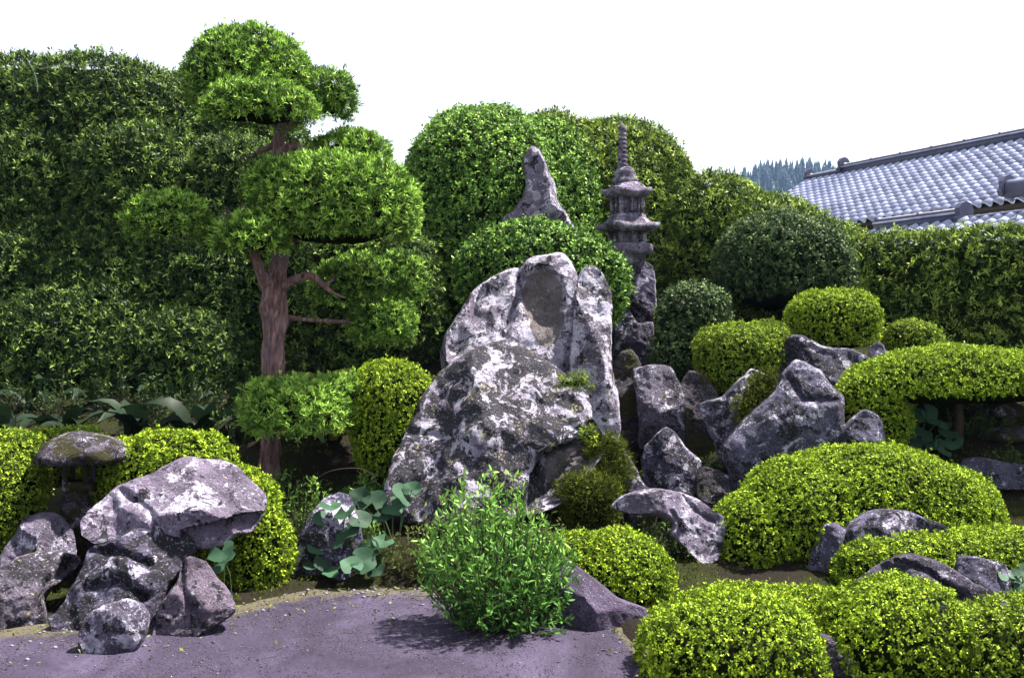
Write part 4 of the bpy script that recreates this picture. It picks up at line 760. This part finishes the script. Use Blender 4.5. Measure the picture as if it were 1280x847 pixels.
# ------------------------------------------------------------------ tiled house
def tile_mat():
    m, n, out = new_mat('silver_roof_tile'); ge = N(n, 'ShaderNodeNewGeometry').outputs['Position']; f = noise(n, ge, 0.9, 5, 0.6); g = noise(n, ge, 5.0, 4, 0.6); oi = N(n, 'ShaderNodeObjectInfo').outputs['Random']
    col = ramp(n, f, [(0.35, (0.24, 0.26, 0.40)), (0.65, (0.42, 0.44, 0.62))]); h = N(n, 'ShaderNodeHueSaturation'); n.links.new(col, h.inputs['Color'])
    mr = N(n, 'ShaderNodeMapRange'); mr.inputs['To Min'].default_value = 0.72; mr.inputs['To Max'].default_value = 1.2; n.links.new(oi, mr.inputs['Value'])
    mm = N(n, 'ShaderNodeMath', operation='MULTIPLY'); n.links.new(mr.outputs[0], mm.inputs[0]); n.links.new(ramp(n, g, [(0.3, 0.65), (0.7, 1.2)]), mm.inputs[1]); n.links.new(mm.outputs[0], h.inputs['Value'])
    b = N(n, 'ShaderNodeBsdfPrincipled', Roughness=0.32); b.inputs['Specular IOR Level'].default_value = 0.6; n.links.new(h.outputs[0], b.inputs['Base Color']); n.links.new(b.outputs[0], out.inputs[0]); return m
M['tile'] = tile_mat()
M['tile_dark'] = plain_mat('dark_ridge_tile', (0.055, 0.055, 0.10), .5, .3, 6, .2, .4)
M['wood'] = plain_mat('dark_timber', (0.03, 0.024, 0.02), .8, .3, 8, .2); M['plaster'] = plain_mat('white_plaster', (0.7, 0.69, 0.68), .9, .08, 4, .1)
R0 = P(1013, 226, 30.0); e1 = Vector((0.444, -0.896, 0)).normalized(); e2 = Vector((-0.896, -0.444, 0)).normalized(); zz = Vector((0, 0, 1))
house = empty('tiled_house', (R0.x, R0.y, 0), 'long house with silver grey tiled roof behind the boxy hedge', 'house'); H0 = Vector(house.location)
TW, TL = .25, .235
def tile_mesh():
    V, Q = [], []; n = 9
    for row, (y, dz) in enumerate(((0, 0.0), (TL*1.12, .022), (TL*1.12, -.012))):
        for i in range(n):
            t = i/(n-1); z = .042*math.sin(t*2*math.pi*.92+.5)*(1 if t < .55 else 1.15); V.append((t*TW*1.04, y, z+dz+.02))
    for r in range(2):
        for i in range(n-1): a = r*n+i; Q.append((a, a+n, a+n+1, a+1))
    return mesh_np('tile', V, quads=Q, mat=M['tile'], smooth=False)
TILE = tile_mesh()
def box_pts(o, ax, ay, az): return [o+ax*i+ay*j+az*l for l in (0, 1) for (i, j) in ((0, 0), (1, 0), (1, 1), (0, 1))]
BQ = [(3, 2, 1, 0), (4, 5, 6, 7), (0, 1, 5, 4), (1, 2, 6, 5), (2, 3, 7, 6), (3, 0, 4, 7)]
def hbox(name, o, ax, ay, az, mat, parent=None): 
    par = parent or house
    V = np.array([v[:] for v in box_pts(o, ax, ay, az)])-np.array(H0); ob = bpy.data.objects.new(name, mesh_np(name, V, quads=BQ, mat=M[mat])); link(ob, par); return ob
def tiled(origin, slope, ncol, nrow, parent, limit):
    nrm = e1.cross(slope).normalized()
    if nrm.z < 0: nrm = -nrm
    items = []
    for i in range(ncol):
        for j in range(nrow):
            p = origin+e1*(i*TW)+slope*(j*TL)+nrm*.03; items.append((p.length, p))
    items.sort(key=lambda a: a[0]); m3 = Matrix((e1, slope, nrm)).transposed().to_4x4()
    vis = [it for it in items if CX+FPX*it[1].x/it[1].y < 1300]; rest = [it for it in items if CX+FPX*it[1].x/it[1].y >= 1300]
    one, bulk = vis[:limit], vis[limit:]+rest
    for _, p in one:
        o = bpy.data.objects.new('tile', TILE); link(o, parent); o.matrix_local = Matrix.Translation(p-H0)@m3
    if bulk:
        bv = np.array([v.co[:] for v in TILE.vertices]); bq = np.array([f.vertices[:] for f in TILE.polygons]); R = np.array(m3.to_3x3()); V = []; Q = []
        for q, (_, p) in enumerate(bulk): V.append(bv@R.T+np.array(p-H0)); Q.append(bq+q*len(bv))
        o = bpy.data.objects.new('tile', mesh_np('tile_field', np.vstack(V), quads=np.vstack(Q), mat=M['tile'])); link(o, parent); tag(o, kind='stuff')
sl = (e2*3.3-zz*1.8).normalized(); slb = (-e2*3.3-zz*1.8).normalized(); NR = 16; LEN = 12.0
nrm = e1.cross(sl).normalized(); nrm = nrm if nrm.z > 0 else -nrm; nb_ = e1.cross(slb).normalized(); nb_ = nb_ if nb_.z > 0 else -nb_
roof = hbox('roof', R0-nrm*.02, e1*LEN, sl*(NR*TL), -nrm*.12, 'wood')
tiled(R0, sl, int(LEN/TW), NR, roof, 300)
back = hbox('roof', R0-nb_*.02, e1*LEN, slb*(NR*TL), -nb_*.14, 'tile_dark')
def ridge(o, L, w, h, caps=True, parent=roof):
    rg = hbox('ridge', o-e2*w*.5-zz*.05, e1*L, e2*w, zz*h, 'tile_dark', parent)
    hbox('ridge', o-e2*w*.62+zz*(h*.55), e1*L, e2*w*1.24, zz*.03, 'tile', parent)
    if caps:
        n = int(L/.9)
        for i in range(n):
            p0 = o+e1*(i*L/n)+zz*(h-.06); p1 = o+e1*((i+1)*L/n-.03)+zz*(h-.06); V, Q, T = tube([p0, p0+e1*.06, p0+e1*.061, p1], [w*.40, w*.40, w*.33, w*.33], 10); ob = bpy.data.objects.new('ridge_cap', mesh_np('ridge_cap', V-np.array(H0), quads=Q, tris=T, mat=M['tile_dark'], smooth=True)); link(ob, parent)
def ornament(p, s, parent=roof):
    bm = bmesh.new(); pr = [(-.5, 0), (.5, 0), (.62, .25), (.45, .4), (.5, .75), (.3, 1.0), (0, 1.1), (-.3, 1.0), (-.5, .75), (-.45, .4), (-.62, .25)]
    f1 = [bm.verts.new(e2*(a*s)+zz*(b*s)-e1*(.14*s)) for a, b in pr]; f2 = [bm.verts.new(e2*(a*s)+zz*(b*s)+e1*(.14*s)) for a, b in pr]
    bm.faces.new(f1); bm.faces.new(f2[::-1])
    for i in range(len(pr)): j = (i+1) % len(pr); bm.faces.new((f1[i], f2[i], f2[j], f1[j]))
    c = -e1*(.16*s)+zz*(.55*s); m_ = Matrix((e2, zz, e1)).transposed().to_4x4()
    bmesh.ops.create_cone(bm, cap_ends=True, segments=14, radius1=.3*s, radius2=.22*s, depth=.12*s, matrix=Matrix.Translation(c)@m_)
    bm_obj('ridge_ornament', bm, M['tile_dark'], parent, loc=p-H0)
ridge(R0+zz*.02, 1.3, .22, .15); ornament(R0+zz*.02-e1*.05, .28)
ridge(R0+e1*1.3+zz*.04, LEN-1.3, .26, .22); ornament(R0+e1*1.3+zz*.06-e1*.03, .36)
C0 = R0+sl*(NR*TL)
hbox('fascia', C0-nrm*.16+e1*0-zz*.02, e1*LEN, e2*-.08, zz*.10, 'wood', roof)
wallo = Vector((R0.x, R0.y, 0))+e1*.5+e2*2.5
hbox('wall', wallo, e1*(LEN-1), -e2*5.0, zz*(C0.z-.1+.35), 'wood')
# lower annex roof
A0 = P(1098, 289, 21.0); A1v = None
asl = (e2*3.0-zz*1.5).normalized(); an_ = e1.cross(asl).normalized(); an_ = an_ if an_.z > 0 else -an_
ann = hbox('annex_roof', A0-an_*.02, e1*6.0, asl*1.9, -an_*.1, 'wood'); tiled(A0+e1*2.05, asl, 15, 8, ann, 120)
tiled(A0, asl, 8, 8, ann, 60)
ridge(A0, 2.0, .26, .22, True, ann); ornament(A0+e1*2.02-zz*.05, .36, ann); ridge(A0+e1*2.2-zz*.03, 3.8, .2, .12, False, ann)
hbox('annex_wall', Vector((A0.x, A0.y, 0))+e2*1.3+e1*.2, e1*5.5, -e2*1.6, zz*(A0.z-.75), 'plaster')
G0 = P(1252, 246, 20.3)
hbox('gable_ridge', G0-e1*.02+zz*.0, e1*2.5, -e2*.3, zz*.24, 'tile_dark', ann); ornament(G0-e2*.15+zz*.02, .36, ann)
Vt, Qt, Tt = tube([G0-e2*.15+zz*.2, G0-e2*.15+zz*.2+e1*2.5], [.12, .12], 10); ob = bpy.data.objects.new('ridge_cap', mesh_np('ridge_cap', Vt-np.array(H0), quads=Qt, tris=Tt, mat=M['tile'], smooth=True)); link(ob, ann)
hbox('gable_post', Vector((G0.x, G0.y, 0))+e1*.6-e2*.25, e1*1.8, -e2*.25, zz*G0.z, 'wood', ann)

# ------------------------------------------------------------------ far wooded hill
HD = 620.0
def hz(X, Y):
    pxx = CX+FPX*X/np.maximum(Y, 1); top = np.interp(pxx, [500, 850, 915, 960, 1010, 1060, 1200, 1500], [330, 275, 237, 228, 226, 232, 270, 340])
    peak = CAMZ+(CY-top)/FPX*HD; t = np.clip((Y-380)/(HD-380), 0, 1); t = t*t*(3-2*t); b = np.clip(1-(Y-HD)/300, 0, 1); return -.5+peak*np.where(Y < HD, t, b)
hill = grid('hill', -150, 480, 370, 930, 80, 60, hz, M['far'])
rng = np.random.default_rng(99); n = 1500; X = rng.uniform(80, 220, n); Y = rng.uniform(450, 660, n); Z = hz(X, Y); V, T, tt, off = [], [], [], 0
for x, y, z in zip(X, Y, Z):
    h = rng.uniform(6, 12); r = h*rng.uniform(.18, .28); lv = 5; tv = rng.random()
    for l in range(lv):
        z0 = z-.5+h*(.12+.18*l); rr = r*(1-l/lv*.85); q = 7; a0 = rng.random()*6
        ring = [(x+rr*rng.uniform(.6, 1.2)*math.cos(a0+k*2*math.pi/q), y+rr*rng.uniform(.6, 1.2)*math.sin(a0+k*2*math.pi/q), z0+rng.uniform(-.3, .3)) for k in range(q)]
        V += ring+[(x, y, z0+h*.32)]; T += [(off+k, off+(k+1) % q, off+q) for k in range(q)]; tt += [tv]*q; off += q+1
tag(mobj('conifer_wood', V, tris=T, tint=tt, mat=M['conifer']), 'far off wooded hillside of dark conifers beyond the house', 'forest', kind='stuff')

# ------------------------------------------------------------------ haze
bm = bmesh.new(); bmesh.ops.create_cube(bm, size=1, matrix=Matrix.Translation((0, 0, 69))@Matrix.Diagonal((2020, 2020, 140, 1)))
hm, hn, ho = new_mat('pale_haze'); pv = N(hn, 'ShaderNodeVolumePrincipled', Density=0.00022, Anisotropy=0.0); pv.inputs['Color'].default_value = (0.38, 0.56, 1.0, 1); hn.links.new(pv.outputs[0], ho.inputs['Volume'])
tag(bm_obj('haze', bm, hm), 'thin pale blue haze filling the air over the whole place', 'haze', kind='stuff')
scene.cycles.volume_bounces = 1

for j, (a_, b_) in enumerate((((47, 116), (33, 73)), ((43, 102), (52, 74)))):
    p0, p1 = P(*a_, 11.05), P(*b_, 11.0); o, r = smooth_path([p0[:], ((p0+p1)/2+Vector((.03*(1-2*j), 0, 0)))[:], p1[:]], [.008, .007, .005], 6); V, Q, T = tube(o, r, 5)
    tag(mobj('hedge_sprout', V, quads=Q, tris=T, loc=p0, mat=M['weed_stalk'], smooth=True), 'pale thin sprout poking above the massive dark hedge', 'sprout', 'pale sprouts on the dark hedge')
